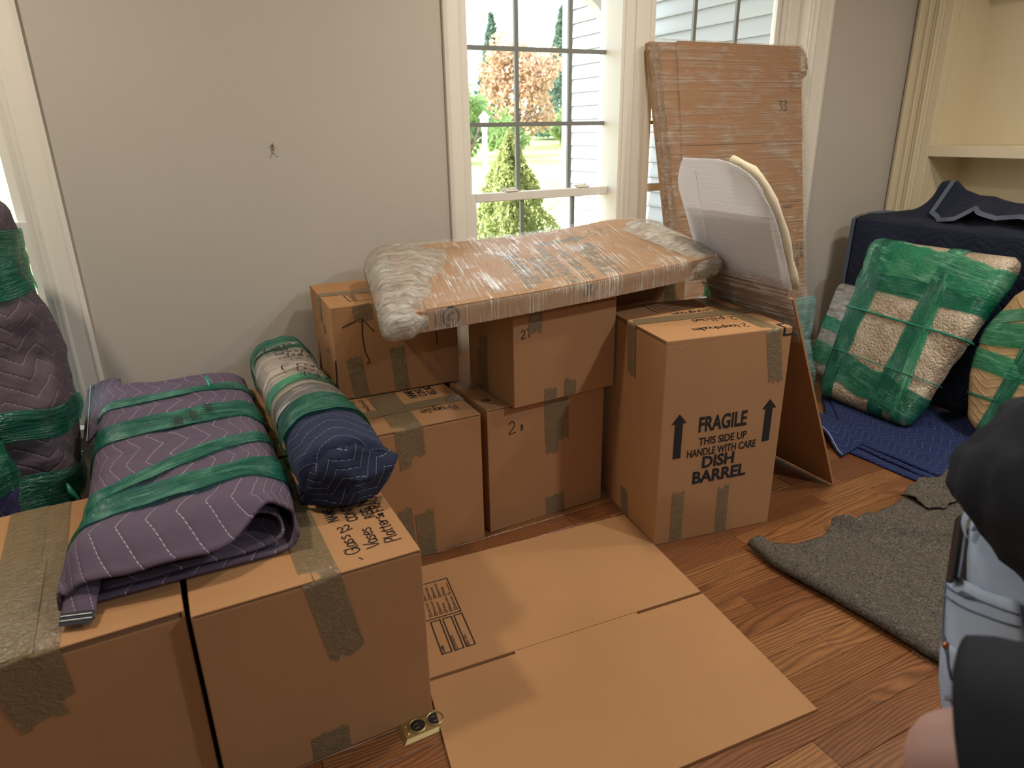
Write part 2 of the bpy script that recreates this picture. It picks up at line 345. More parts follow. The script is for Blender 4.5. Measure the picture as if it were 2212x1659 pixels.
# pen strokes for handwriting on a 0..6 x 0..9 grid
PEN = {
 'G': [[(5.5, 7.5), (3.5, 8.8), (1, 7), (.4, 4), (1.5, 1), (3.5, .3), (5.5, 2), (5.6, 4), (3.6, 3.9)]], 'V': [[(.3, 8.5), (2.4, .2), (5.6, 9)]],
 'P': [[(1, -1.5), (1.2, 8.5), (4, 8.6), (5.3, 6.6), (4, 4.8), (1.3, 4.4)]], 'F': [[(1, 0), (1, 8.5), (5.5, 8.7)], [(1, 4.8), (4.6, 5)]],
 'R': [[(1, 0), (1, 8.5), (4, 8.7), (5, 6.6), (3.6, 4.8), (1, 4.4), (5.2, 0)]], 'A': [[(.3, 0), (2.8, 8.7), (5.4, 0)], [(1.2, 3.2), (4.5, 3.2)]],
 'I': [[(2, 0), (2, 8.5)]], 'L': [[(1, 8.6), (1, .3), (5.4, .4)]], 'E': [[(5, 8.6), (1, 8.5), (1, 0), (5.2, .2)], [(1, 4.5), (4.2, 4.6)]],
 'T': [[(0, 8.4), (5.8, 8.7)], [(2.9, 8.5), (2.7, 0)]], 'D': [[(1, 0), (1.2, 8.6), (4.2, 8), (5.4, 4.6), (4, .8), (1, 0)]], 'C': [[(5.2, 7.4), (3, 8.7), (.8, 6), (.7, 3), (2.6, .3), (5.4, 1.2)]],
 'a': [[(4.2, 4.6), (2, 5.2), (.8, 3), (1.5, .5), (3.2, .6), (4.3, 3), (4.5, 4.8), (4.4, .9), (5.6, .4)]], 'b': [[(1, 8.8), (1.1, .2), (1.2, 3), (3.4, 5), (4.8, 3), (3.5, .3), (1.2, .5)]],
 'd': [[(4.2, 4.4), (2, 5), (.8, 2.6), (1.8, .3), (3.6, .9), (4.5, 3.5), (4.8, 9), (4.5, .8), (5.4, .3)]], 'e': [[(.9, 2.6), (4.3, 3), (3.6, 5), (1.8, 4.9), (.8, 2.6), (1.8, .3), (4.8, .9)]],
 'f': [[(4.6, 8), (3, 8.8), (2, 6.6), (2, -2.4)], [(.4, 4.4), (4.2, 4.8)]], 'g': [[(4.2, 4.6), (2, 5), (.8, 3), (1.8, .8), (3.6, 1.4), (4.4, 4.7), (4, -2), (2, -3), (.8, -1.8)]],
 'h': [[(1, 8.8), (1, 0), (1.4, 3.4), (3.4, 4.9), (4.4, 3.2), (4.5, 0)]], 'i': [[(2, 4.8), (2, .4), (3.4, .3)], [(2.1, 6.8), (2.2, 7.1)]], 'l': [[(1.6, 8.8), (1.5, .8), (3, .2)]],
 'm': [[(.6, 4.8), (.6, 0), (.9, 3.6), (2.2, 4.8), (2.9, 3.2), (2.9, 0), (3.2, 3.6), (4.6, 4.8), (5.4, 3), (5.5, 0)]], 'n': [[(1, 4.8), (1, 0), (1.4, 3.5), (3.4, 4.8), (4.4, 3), (4.6, 0)]],
 'o': [[(2.6, 5), (.9, 3.6), (1, 1.2), (2.8, .2), (4.6, 1.6), (4.4, 4), (2.6, 5)]], 'p': [[(1, 4.8), (.9, -3.4), (1.1, 3), (3, 5), (4.6, 3.2), (3.4, .6), (1.1, 1)]],
 'r': [[(1, 4.8), (1, 0), (1.3, 3), (2.8, 4.8), (4.4, 4.4)]], 's': [[(4.2, 4.4), (2.4, 5), (1.2, 3.9), (3.8, 2), (3.2, .4), (.8, .6)]], 't': [[(2.4, 8), (2.2, 1), (3.8, .3)], [(.5, 5.4), (4.4, 5.7)]],
 'u': [[(.9, 4.8), (1, 1.2), (2.4, .3), (4.2, 2), (4.4, 4.8), (4.5, .5)]], 'w': [[(.4, 4.8), (1.4, .3), (2.9, 3.6), (4.2, .3), (5.6, 5)]], 'v': [[(.6, 4.8), (2.4, .2), (4.6, 5)]], 'y': [[(.8, 4.8), (2.5, .8)], [(4.6, 4.9), (2, -3)]], 'k': [[(1, 8.8), (1, 0)], [(4.2, 4.8), (1, 2.4), (4.6, 0)]],
 '2': [[(.6, 6.8), (2.4, 8.7), (4.6, 7), (3.4, 3.8), (.5, .4), (5.6, .9)]], '3': [[(.8, 7.8), (3, 8.7), (4.6, 7), (2.4, 4.9), (4.8, 3), (3.4, .3), (.6, .8)]], '4': [[(1.4, 8.6), (.9, 4), (5, 4.4)], [(4.2, 8.4), (3.9, 0)]],
 '5': [[(5, 8.6), (1.6, 8.4), (1.2, 5), (3.8, 5.2), (5, 3), (3.4, .4), (.6, .8)]], '6': [[(4.4, 8.6), (1.6, 5), (1, 2), (2.8, .2), (4.6, 1.8), (3.2, 3.8), (1.2, 2.4)]], '7': [[(.6, 8.2), (4.8, 8.5), (3.6, 4.5), (3.5, 0)]],
 '8': [[(4.2, 7.6), (2.4, 8.8), (1.2, 6.8), (4.2, 3.2), (3, .3), (1, 1.8), (3.6, 5), (4.6, 7.8)]], '0': [[(2.6, 8.6), (.8, 5), (1.6, .8), (3.4, .3), (4.8, 4), (4, 8), (2.6, 8.6)]],
 '*': [[(1, 6), (4.5, 2.6)], [(1, 2.6), (4.5, 6)], [(2.8, 7), (2.8, 1.6)]], '-': [[(1, 3.5), (4.6, 3.7)]], '+': [[(.8, 4), (4.8, 4)], [(2.8, 6.4), (2.8, 1.6)]], '#': [[(1, 3), (5, 3.4)], [(1, 5.4), (5, 5.8)], [(2, 1.6), (2.4, 7.4)], [(3.6, 1.6), (4, 7.4)]],
}
def strokes_mesh(name, strokes, parent, mat, o, xd, yd, sx, sy, pen, warp=None):
    o = Vector(o); xd = Vector(xd).normalized(); yd = Vector(yd).normalized(); n = xd.cross(yd)
    verts = []; faces = []
    for st in strokes:
        pts = catmull([(x, y, 0) for x, y in st], 4) if len(st) > 2 else [Vector((*st[0], 0)), Vector(((st[0][0] + st[1][0]) / 2, (st[0][1] + st[1][1]) / 2, 0)), Vector((*st[1], 0))]
        q = [Vector((p.x * sx, p.y * sy)) for p in pts]; b = len(verts)
        for i, p in enumerate(q):
            t = q[min(i + 1, len(q) - 1)] - q[max(i - 1, 0)]
            if t.length < 1e-9: t = Vector((1, 0))
            t.normalize(); s = Vector((-t.y, t.x)) * pen / 2
            for e in (p + s, p - s):
                P = o + xd * e.x + yd * e.y; verts.append(warp(P) if warp else P)
            if i: faces.append((b + 2 * i - 2, b + 2 * i - 1, b + 2 * i + 1, b + 2 * i))
    return mobj(name, verts, faces, mat, parent)
def write(name, s, parent, o, xd, yd, h, adv=None, pen=0.0031, mat=None, warp=None):
    """handwriting: h is the height of a capital"""
    k = h / 9.0; adv = adv or 5.6; st = []; x = 0
    for ch in s:
        if ch == ' ': x += adv * 0.8; continue
        jx, jy = random.uniform(-.3, .3), random.uniform(-.4, .4)
        for g in PEN[ch]: st.append([(px + x + jx, py + jy) for px, py in g])
        x += adv * (0.62 if ch in 'il1I' else 1.0)
    return strokes_mesh(name, st, parent, mat or M_MARK, o, xd, yd, k, k, pen, warp)
def frame_lines(name, rects, parent, mat, o, xd, yd, wd):
    """printed outline boxes and rules: rects of x0,y0,x1,y1 in metres; a rule has x0 == x1 or y0 == y1"""
    o = Vector(o); xd = Vector(xd).normalized(); yd = Vector(yd).normalized(); verts = []; faces = []
    def bar(x0, y0, x1, y1):
        b = len(verts); verts.extend([o + xd * x + yd * y for x, y in ((x0, y0), (x1, y0), (x1, y1), (x0, y1))]); faces.append((b, b + 1, b + 2, b + 3))
    for x0, y0, x1, y1 in rects:
        if y0 == y1: bar(x0, y0 - wd / 2, x1, y0 + wd / 2); continue
        if x0 == x1: bar(x0 - wd / 2, y0, x0 + wd / 2, y1); continue
        bar(x0, y0, x1, y0 + wd); bar(x0, y1 - wd, x1, y1); bar(x0, y0 + wd, x0 + wd, y1 - wd); bar(x1 - wd, y0 + wd, x1, y1 - wd)
    return mobj(name, verts, faces, mat, parent)

# ------------------------------------------------------------------ film bands round a wrapped bundle
def mesh_bvh(objs):
    vs = []; fs = []
    for o in objs:
        b = len(vs); vs += [v.co.copy() for v in o.data.vertices]; fs += [tuple(i + b for i in p.vertices) for p in o.data.polygons]
    return BVHTree.FromPolygons(vs, fs)
def band(name, bvh, c, n, wd, mat, parent, e1=None, off=0.006, na=96, nw=6, Rr=2.0, jit=0.004, zmin=None):
    """a loop of stretch film round the bundle: centre c, loop normal n, band width wd; the film spans hollows"""
    c = Vector(c); n = Vector(n).normalized(); e1 = Vector(e1 or (1, 0, 0)); e1 = (e1 - n * e1.dot(n)).normalized(); e2 = n.cross(e1)
    rows = []; NS = 240
    for k in range(nw + 1):
        s = (k / nw - 0.5) * wd; o0 = c + n * s; P = []
        for a in range(NS):
            an = 2 * math.pi * a / NS; d = e1 * math.cos(an) + e2 * math.sin(an); hit = bvh.ray_cast(o0 + d * Rr, -d, Rr)
            if hit[0] is not None: q = hit[0] - o0; P.append(Vector((q.dot(e1), q.dot(e2))))
        if len(P) < 8: continue
        idx = sorted(range(len(P)), key=lambda i: (P[i].x, P[i].y)); h = []
        for seq in (idx, idx[::-1]):
            st = []
            for i in seq:
                while len(st) > 1 and (P[st[-1]] - P[st[-2]]).cross(P[i] - P[st[-1]]) <= 0: st.pop()
                st.append(i)
            h += st[:-1]
        H = [P[i] for i in h]; m = len(H)
        # start where the loop crosses +e1, then walk the hull at even steps
        st = None
        for q in range(m):
            a_, b_ = H[q], H[(q + 1) % m]
            if a_.y <= 0 < b_.y: t = -a_.y / (b_.y - a_.y); st = (q, a_.lerp(b_, t)); break
        if st is None: continue
        path = [st[1]] + [H[(st[0] + 1 + i) % m] for i in range(m)] + [st[1]]
        L = [0.0]
        for a_, b_ in zip(path, path[1:]): L.append(L[-1] + (b_ - a_).length)
        row = []; j = 0
        for a in range(na):
            t = a / na * L[-1]
            while j < len(L) - 2 and L[j + 1] < t: j += 1
            p = path[j].lerp(path[j + 1], (t - L[j]) / max(1e-9, L[j + 1] - L[j])); nr = (path[j + 1] - path[j]); nr = Vector((nr.y, -nr.x)); nr = nr.normalized() if nr.length > 1e-9 else p.normalized()
            edge = 1 - abs(k / nw * 2 - 1)
            r = off + jit * (0.35 + 0.65 * edge) * (0.5 + nz((a * 0.35, s * 40, c.x * 5 + c.y), 1.0, c.y * 7 + c.z))
            sj = n * (0.10 * wd * nz((a * 0.16, 0.3 * (k > nw / 2), 3.1), 1.0, c.x * 9 + c.y) * (1 - edge))
            w_ = o0 + sj + e1 * (p.x + nr.x * r) + e2 * (p.y + nr.y * r)
            if zmin is not None and w_.z < zmin: w_.z = zmin
            row.append(w_)
        rows.append(row)
    if len(rows) < 2: return None
    nw = len(rows) - 1
    verts = [p for r in rows for p in r] + [r[0].copy() for r in rows]; uvs = []; faces = []
    L = [0.0]
    for a in range(na): L.append(L[-1] + (rows[nw // 2][(a + 1) % na] - rows[nw // 2][a]).length)
    for k in range(nw + 1): uvs += [(L[a], k / nw * wd) for a in range(na)]
    uvs += [(L[na], k / nw * wd) for k in range(nw + 1)]
    def vid(k, a): return k * na + a if a < na else (nw + 1) * na + k
    for k in range(nw):
        for a in range(na): faces.append((vid(k, a), vid(k, a + 1), vid(k + 1, a + 1), vid(k + 1, a)))
    return mobj(name, verts, faces, mat, parent, True, uvs)

# ------------------------------------------------------------------ room shell
WY = 2.65; WT = 0.16; XL = -1.9; XR = 4.08; YB = -3.2
def floor_far():
    t = NT('oak_floor_far'); br = t.n('TexBrick', {'Vector': t.obj(), 'Color1': (0.29, 0.12, 0.042, 1), 'Color2': (0.21, 0.08, 0.028, 1), 'Mortar': (0.05, 0.018, 0.008, 1), 'Scale': 1.0, 'Mortar Size': 0.0008, 'Brick Width': 0.85, 'Row Height': 0.0795}).outputs[0]
    g = t.noise(t.mapping(t.obj(), (14, 420, 1)), 1.0, 3, 0.7)
    return t.done(t.bsdf(t.mix(t.math('MULTIPLY', g, 0.5), br, (0.08, 0.028, 0.01)), 0.3))
PW = 0.0795; Y0 = 0.678 - 6 * PW; NROW = 25
YTOP = Y0 + NROW * PW
bm = bmesh.new(); abox(bm, (XL, YB, -0.12), (XR, Y0 - 0.0006, 0.0)); abox(bm, (XL, Y0 - 0.0006, -0.12), (XR, WY + 0.1, -0.016))
floor = bobj('floor', bm, floor_far()); floor['kind'] = 'structure'
PLANKS = {}
def plank_mesh(L):
    if L not in PLANKS:
        bm = bmesh.new(); g = 0.0005; c = 0.0011
        x0, x1, y0, y1 = g, L - g, g, PW - g
        lo = [bm.verts.new(p) for p in ((x0, y0, -0.016), (x1, y0, -0.016), (x1, y1, -0.016), (x0, y1, -0.016))]
        mi = [bm.verts.new((p.co.x, p.co.y, -c)) for p in lo]
        tp = [bm.verts.new((x + (c if x < L / 2 else -c), y + (c if y < PW / 2 else -c), 0)) for x, y in ((x0, y0), (x1, y0), (x1, y1), (x0, y1))]
        for a, b in ((lo, mi), (mi, tp)):
            for i in range(4): bm.faces.new((a[i], a[(i + 1) % 4], b[(i + 1) % 4], b[i]))
        bm.faces.new(tp)
        me = bpy.data.meshes.new('floor_board'); bm.to_mesh(me); bm.free(); me.materials.append(M_WOOD); PLANKS[L] = me
    return PLANKS[L]
JOINTS = {3: (1.432,), 4: (1.432,), 6: (1.133,), 7: (1.358, 1.60), 9: (1.431,), 12: (1.370,), 13: (1.02,), 10: (0.74,)}
LENS = (0.55, 0.7, 0.85, 1.0, 1.15)
for r in range(NROW):
    y = Y0 + r * PW
    js = list(JOINTS.get(r, (random.uniform(0, 1.2),)))
    cuts = [(js[i], js[i + 1]) for i in range(len(js) - 1)]
    x = js[-1]
    while x < XR - 0.1:
        L = random.choice(LENS); L = min(L, round(XR - x, 4)); cuts.append((x, x + L)); x += L
    x = js[0]
    while x > XL + 0.1:
        L = random.choice(LENS); L = min(L, round(x - XL, 4)); cuts.append((x - L, x)); x -= L
    for a, b in cuts:
        o = bpy.data.objects.new('floor_board', plank_mesh(round(b - a, 4))); o.location = (a, y, 0); link(o, floor)
for nm, lo, hi in (('floor_edge', (XL, YTOP, -0.016), (XR, WY, 0.0)),):
    e = box('floor_strip', lo, hi, floor.data.materials[0], floor)

def struct(o): o['kind'] = 'structure'; return o
W1 = (1.149, 2.967); W2 = (-1.55, -0.345); WZ = (0.38, 2.25)
bm = bmesh.new(); ya, yb = WY, WY + WT
abox(bm, (XL, ya, 0), (W2[0], yb, CEIL)); abox(bm, (W2[1], ya, 0), (W1[0], yb, CEIL)); abox(bm, (W1[1], ya, 0), (XR, yb, CEIL))
for wn in (W1, W2): abox(bm, (wn[0], ya, 0), (wn[1], yb, WZ[0])); abox(bm, (wn[0], ya, WZ[1]), (wn[1], yb, CEIL))
struct(bobj('wall_back', bm, M_WALL))
struct(box('wall_left', (XL - 0.12, YB, 0), (XL, WY + WT, CEIL), M_WALL))
struct(box('wall_right', (XR, YB, 0), (XR + 0.12, WY + WT, CEIL), M_WALL))
struct(box('wall_front', (XL, YB - 0.12, 0), (XR, YB, CEIL), M_WALL))
ceil = struct(box('ceiling', (XL - 0.12, YB - 0.12, CEIL), (XR + 0.12, WY + WT, CEIL + 0.12), M_CEIL))
for i, (lx, ly, pw) in enumerate(LAMPS_AND_FILL):  # the two added fill lamps get rings as well
    bm = bmesh.new()
    v1 = [bm.verts.new((lx + 0.105 * math.cos(a), ly + 0.105 * math.sin(a), CEIL - 0.001)) for a in [k * math.pi / 12 for k in range(24)]]
    v2 = [bm.verts.new((lx + 0.085 * math.cos(a), ly + 0.085 * math.sin(a), CEIL - 0.008)) for a in [k * math.pi / 12 for k in range(24)]]
    for k in range(24): bm.faces.new((v1[k], v1[(k + 1) % 24], v2[(k + 1) % 24], v2[k]))
    bobj('lamp_and_fill_ring', bm, M_TRIM, ceil)
# baseboard with moulded top
def profile_run(name, prof, axis, a, b, base, mat, parent=None):
    """prof: (out, up) points; axis 'x' runs along X at y = base going out to -Y; axis 'y' runs along Y at x = base going out to -X"""
    verts = []; m = len(prof)
    for s in (a, b):
        for o_, z in prof: verts.append((s, base - o_, z) if axis == 'x' else (base - o_, s, z))
    faces = [(i, i + 1, m + i + 1, m + i) for i in range(m - 1)] + [tuple(range(m)), tuple(range(2 * m - 1, m - 1, -1))]
    return mobj(name, verts, faces, mat, parent)
BP = [(0, 0), (0.022, 0), (0.022, 0.022), (0.014, 0.026), (0.014, 0.092), (0.018, 0.098), (0.010, 0.112), (0.012, 0.122), (0.004, 0.138), (0, 0.138)]
struct(profile_run('baseboard_back', BP, 'x', W2[1] + 0.095, XR - 0.33, WY - 0.0005, M_TRIM))

# ------------------------------------------------------------------ windows
def casing_strip(name, x0, x1, z0, z1, inner_left, parent):
    """fluted flat casing: steps from the wall edge to the opening"""
    steps = [(0.0, 0.016), (0.012, 0.022), (0.020, 0.019), (0.058, 0.017), (0.066, 0.020), (0.074, 0.013), (0.085, 0.011)]
    wd = x1 - x0; verts = []; faces = []
    sc = wd / 0.085
    pts = [(s * sc, t) for s, t in steps]
    prof = [(0, 0)] + pts + [(wd, 0)]
    if inner_left: prof = [(wd - s, t) for s, t in prof]
    for z in (z0, z1): verts += [(x0 + s, WY - 0.0004 - t, z) for s, t in prof]
    m = len(prof); faces = [(i, i + 1, m + i + 1, m + i) for i in range(m - 1)] + [tuple(range(m)), tuple(range(2 * m - 1, m - 1, -1))]
    return mobj(name, verts, faces, M_TRIM, parent)
def sash_unit(win, x0, x1, mx, rail_z, glass_y, z0, z1, stile=0.05):
    """a double-hung unit between x0 and x1 with muntins at mx"""
    yu = glass_y + 0.01; yl = glass_y - 0.025
    bm = bmesh.new()   # upper sash
    abox(bm, (x0, yu - 0.014, rail_z - 0.02), (x0 + stile, yu + 0.014, z1)); abox(bm, (x1 - 0.028, yu - 0.014, rail_z - 0.02), (x1, yu + 0.014, z1))
    abox(bm, (x0 + stile, yu - 0.014, z1 - 0.045), (x1 - 0.028, yu + 0.014, z1)); abox(bm, (x0 + stile, yu - 0.014, rail_z - 0.02), (x1 - 0.028, yu + 0.014, rail_z + 0.012))
    us = bobj('upper_sash', bm, M_VINYL, win)
    bm = bmesh.new()
    abox(bm, (x0, yl - 0.016, z0), (x0 + stile, yl + 0.016, rail_z + 0.018)); abox(bm, (x1 - 0.018, yl - 0.016, z0), (x1 + 0.012, yl + 0.016, rail_z + 0.018))
    abox(bm, (x0 + stile, yl - 0.016, rail_z - 0.018), (x1 - 0.018, yl + 0.016, rail_z + 0.018), 0.003); abox(bm, (x0 + stile, yl - 0.016, z0), (x1 - 0.018, yl + 0.016, z0 + 0.06))
    ls = bobj('lower_sash', bm, M_VINYL, win)
    for sash, yy, za, zb in ((us, yu, rail_z + 0.012, z1 - 0.045), (ls, yl, z0 + 0.06, rail_z - 0.018)):
        for x in mx: box('muntin', (x - 0.0085, yy - 0.007, za), (x + 0.0085, yy + 0.007, zb), M_MUNT, sash)
        zs = [rail_z + 0.288, rail_z + 0.576, rail_z + 0.864] if sash is us else [rail_z - 0.31]
        for z in zs:
            if za < z < zb: box('muntin', (x0 + stile if sash is us else x0 + stile, yy - 0.0072, z - 0.0085), (x1 - 0.028, yy + 0.0072, z + 0.0085), M_MUNT, sash)
        mobj('pane', [(x0 + 0.01, yy, za - 0.01), (x1 - 0.01, yy, za - 0.01), (x1 - 0.01, yy, zb + 0.01), (x0 + 0.01, yy, zb + 0.01)], [(0, 1, 2, 3)], M_GLASS, sash)
    return ls
def lock(parent, x, y, z):
    bm = bmesh.new(); abox(bm, (x - 0.03, y - 0.014, z), (x + 0.03, y + 0.014, z + 0.008), 0.003); abox(bm, (x - 0.045, y - 0.004, z + 0.006), (x - 0.005, y + 0.008, z + 0.014), 0.002)
    bmesh.ops.create_cone(bm, cap_ends=True, segments=12, radius1=0.012, radius2=0.010, depth=0.012, matrix=Matrix.Translation((x + 0.008, y, z + 0.012)))
    return bobj('sash_lock', bm, M_VINYL, parent)
GY = 2.75; RZ = 1.053
win1 = empty('window_1', (0, 0, 0), kind='structure')
casing_strip('casing', W1[0] - 0.085, W1[0], 0.30, WZ[1], False, win1); casing_strip('casing', W1[1], W1[1] + 0.14, 0.30, WZ[1], True, win1)
box('head_casing', (W1[0] - 0.085, WY - 0.020, WZ[1]), (W1[1] + 0.14, WY - 0.0004, WZ[1] + 0.09), M_TRIM, win1)
box('sill', (W1[0] - 0.10, WY - 0.05, WZ[0] - 0.03), (W1[1] + 0.15, WY + 0.09, WZ[0]), M_TRIM, win1)
bm = bmesh.new(); abox(bm, (1.865, WY - 0.012, WZ[0]), (2.036, GY + 0.05, WZ[1])); abox(bm, (1.880, WY - 0.018, WZ[0]), (1.895, WY - 0.011, WZ[1])); abox(bm, (1.93, WY - 0.022, WZ[0]), (1.975, WY - 0.011, WZ[1])); abox(bm, (2.008, WY - 0.018, WZ[0]), (2.024, WY - 0.011, WZ[1]))
bobj('mullion', bm, M_TRIM, win1)
bm = bmesh.new(); abox(bm, (W1[0], WY, WZ[0]), (W1[0] + 0.006, GY + 0.05, WZ[1])); abox(bm, (W1[1] - 0.006, WY, WZ[0]), (W1[1], GY + 0.05, WZ[1])); abox(bm, (W1[0], WY, WZ[1] - 0.006), (W1[1], GY + 0.05, WZ[1]))
abox(bm, (2.90, GY - 0.035, WZ[0]), (2.961, GY + 0.05, WZ[1] - 0.006)); abox(bm, (2.875, GY - 0.012, WZ[0]), (2.90, GY + 0.05, WZ[1] - 0.006))
bobj('jamb', bm, M_TRIM, win1)
a = sash_unit(win1, W1[0] + 0.006, 1.957, (1.428, 1.685), RZ, GY, WZ[0], WZ[1] - 0.006)
lock(a, 1.376, GY - 0.03, RZ + 0.018); lock(a, 1.735, GY - 0.03, RZ + 0.018)
b = sash_unit(win1, 2.040, 2.872, (2.349, 2.603), RZ, GY, WZ[0], WZ[1] - 0.006)
lock(b, 2.30, GY - 0.03, RZ + 0.018); lock(b, 2.62, GY - 0.03, RZ + 0.018)
box('latch', (1.957, GY - 0.05, 1.165), (1.964, GY - 0.036, 1.205), M_VINYL, win1)
win2 = empty('window_2', (0, 0, 0), kind='structure')
casing_strip('casing', W2[1], W2[1] + 0.088, 0.30, WZ[1], True, win2); casing_strip('casing', W2[0] - 0.085, W2[0], 0.30, WZ[1], False, win2)
box('head_casing', (W2[0] - 0.085, WY - 0.020, WZ[1]), (W2[1] + 0.088, WY - 0.0004, WZ[1] + 0.09), M_TRIM, win2)
box('sill', (W2[0] - 0.10, WY - 0.05, WZ[0] - 0.03), (W2[1] + 0.10, WY + 0.09, WZ[0]), M_TRIM, win2)
bm = bmesh.new(); abox(bm, (W2[0], WY, WZ[0]), (W2[0] + 0.02, GY + 0.05, WZ[1])); abox(bm, (W2[1] - 0.02, WY, WZ[0]), (W2[1], GY + 0.05, WZ[1])); abox(bm, (W2[0], WY, WZ[1] - 0.006), (W2[1], GY + 0.05, WZ[1]))
bobj('jamb', bm, M_TRIM, win2)
sash_unit(win2, W2[0] + 0.02, W2[1] - 0.03, (-1.15, -0.75), RZ, GY, WZ[0], WZ[1] - 0.006)
# wall hook (picture hanger)
hk = empty('picture_hook', (0.405, WY - 0.001, 1.268), label='small brass picture hook nailed in the bare beige wall', cat='hook')
box('hook_plate', (-0.005, -0.002, -0.002), (0.005, 0.0, 0.018), M_BRASS, hk, 0.001)
tube('hook_bend', [(0, -0.002, 0.0), (0, -0.003, -0.008), (0, -0.007, -0.013), (0, -0.011, -0.010), (0, -0.011, -0.006)], 0.0022, M_STEEL, hk)
tube('nail', [(0, -0.012, 0.022), (0, 0.0, 0.012)], 0.0018, M_STEEL, hk, 6)

# ------------------------------------------------------------------ built-in bookcase on the right wall
BX = 3.755
bk = empty('bookcase', (BX, 2.64, 0), label='built-in cream bookcase with deep shelves in the corner beside the window wall', cat='bookcase')
def bkbox(nm, lo, hi, bev=0.0): return box(nm, (lo[0] - BX, lo[1] - 2.64, lo[2]), (hi[0] - BX, hi[1] - 2.64, hi[2]), M_BOOKC, bk, bev)
bm = bmesh.new()
for (y0, y1, dx) in ((2.60, 2.64, 0.022), (2.545, 2.60, 0.008), (2.50, 2.545, 0.016), (2.455, 2.50, 0.004)):
    abox(bm, (-dx, y0 - 2.64, 0), (0.05, y1 - 2.64, CEIL - 0.005), 0.003, 2)
for (y0, y1, dx) in ((2.612, 2.626, 0.030), (2.575, 2.585, 0.014), (2.516, 2.528, 0.022)):
    abox(bm, (-dx, y0 - 2.64, 0), (0.03, y1 - 2.64, CEIL - 0.005), 0.004, 2)
bobj('fluted_stile', bm, M_BOOKC, bk)
bkbox('side_panel', (BX + 0.05, 2.455, 0), (XR - 0.005, 2.475, CEIL - 0.005)); bkbox('back_panel', (XR - 0.02, 0.65, 0), (XR - 0.005, 2.455, CEIL - 0.005))
for z in (1.147, 2.02): bkbox('shelf', (BX + 0.002, 0.68, z), (XR - 0.02, 2.455, z + 0.056 if z < 1.5 else z + 0.05), 0.002)
bkbox('side_panel', (BX + 0.05, 0.63, 0), (XR - 0.005, 0.65, CEIL - 0.005)); bkbox('stile', (BX - 0.004, 0.52, 0), (BX + 0.05, 0.68, CEIL - 0.005), 0.003)
bkbox('cupboard_top', (BX + 0.002, 0.68, 0.74), (XR - 0.02, 2.455, 0.78), 0.002)
bkbox('kick_board', (BX + 0.03, 0.68, 0), (BX + 0.05, 2.455, 0.74))

# ------------------------------------------------------------------ outside
GS = (0.95 / 21.0)
def gz(y): return -0.42 + max(0.0, y - 3.4) * GS
def gmat():
    t = NT('garden_ground'); ob = t.obj(); sy = t.n('SeparateXYZ', {0: ob}).outputs[1]
    n1 = t.noise(t.mapping(ob, (3, 3, 3)), 1.0, 5, 0.7); n2 = t.noise(t.mapping(ob, (24, 24, 24)), 1.0, 4, 0.75)
    mulch = t.ramp(n2, [(0.35, (0.13, 0.085, 0.07)), (0.5, (0.34, 0.25, 0.21)), (0.62, (0.62, 0.52, 0.46))])
    lawn = t.mix(n1, (0.26, 0.40, 0.12), (0.40, 0.52, 0.20))
    leafy = t.mix(t.math('GREATER_THAN', n2, 0.56), lawn, (0.55, 0.36, 0.22))
    k = t.math('MULTIPLY', t.math('SUBTRACT', t.math('ADD', sy, t.math('MULTIPLY', n1, 3.0)), 9.0), 1.2, clamp=True)
    return t.done(t.bsdf(t.mix(k, mulch, leafy), 0.95, spec=0.1))
gv = [(-40, 2.9, -0.42), (60, 2.9, -0.42), (60, 3.4, -0.42), (-40, 3.4, -0.42), (60, 60, gz(60)), (-40, 60, gz(60))]
struct(mobj('ground', gv, [(0, 1, 2, 3), (3, 2, 4, 5)], gmat()))
LITTER = NT('fallen_leaf'); MATS_L = LITTER.done(LITTER.bsdf(LITTER.mix(LITTER.n('ObjectInfo').outputs['Random'], (0.42, 0.22, 0.11), (0.42, 0.22, 0.11)), 0.8))
def leaves_mesh(name, pts, size, mat, parent=None, kind=None, flat=False):
    verts = []; faces = []
    for p in pts:
        s = size * random.uniform(0.6, 1.3)
        a = Vector((random.gauss(0, 1), random.gauss(0, 1), random.gauss(0, .3 if flat else 1))).normalized(); b = a.orthogonal().normalized()
        b = (b * math.cos(1.0) + a.cross(b) * math.sin(random.uniform(-3, 3))).normalized(); b = (b - a * a.dot(b)).normalized()
        if flat: b = Vector((-a.y, a.x, random.uniform(-.2, .2))).normalized()
        k = len(verts); p = Vector(p); verts += [p + a * s, p + b * s * 0.5, p - a * s, p - b * s * 0.5]; faces.append((k, k + 1, k + 2, k + 3))
    o = mobj(name, verts, faces, mat, parent)
    if kind: o['kind'] = kind
    return o
lit = []
for i in range(2600):
    y = random.uniform(7.0, 15); x = 0.45 * y + random.uniform(-1.6, 2.4) + (y - 4) * 0.15
    if abs(y - 12) < 0.3 and abs(x - 5.55) < 0.3: continue
    lit.append((x, y, gz(y) + 0.012))
lo = leaves_mesh('fallen_leaves', lit, 0.035, MATS_L, flat=True); tag(lo, 'dry brown leaves scattered over the garden ground outside the window', 'leaves', kind='stuff')
def leafmat(name, cols):
    t = NT(name); ob = t.obj(); n = t.noise(ob, 1.3, 3, 0.7); m = t.noise(ob, 9.0, 3, 0.7)
    c = t.ramp(t.math('ADD', t.math('MULTIPLY', n, 0.5), t.math('MULTIPLY', m, 0.5)), [(0.3 + 0.4 * i / (len(cols) - 1), c) for i, c in enumerate(cols)])
    d = t.n('BsdfDiffuse', {0: c}).outputs[0]; tl = t.n('BsdfTranslucent', {0: c}).outputs[0]
    return t.done(t.n('MixShader', {0: 0.35, 1: d, 2: tl}).outputs[0])
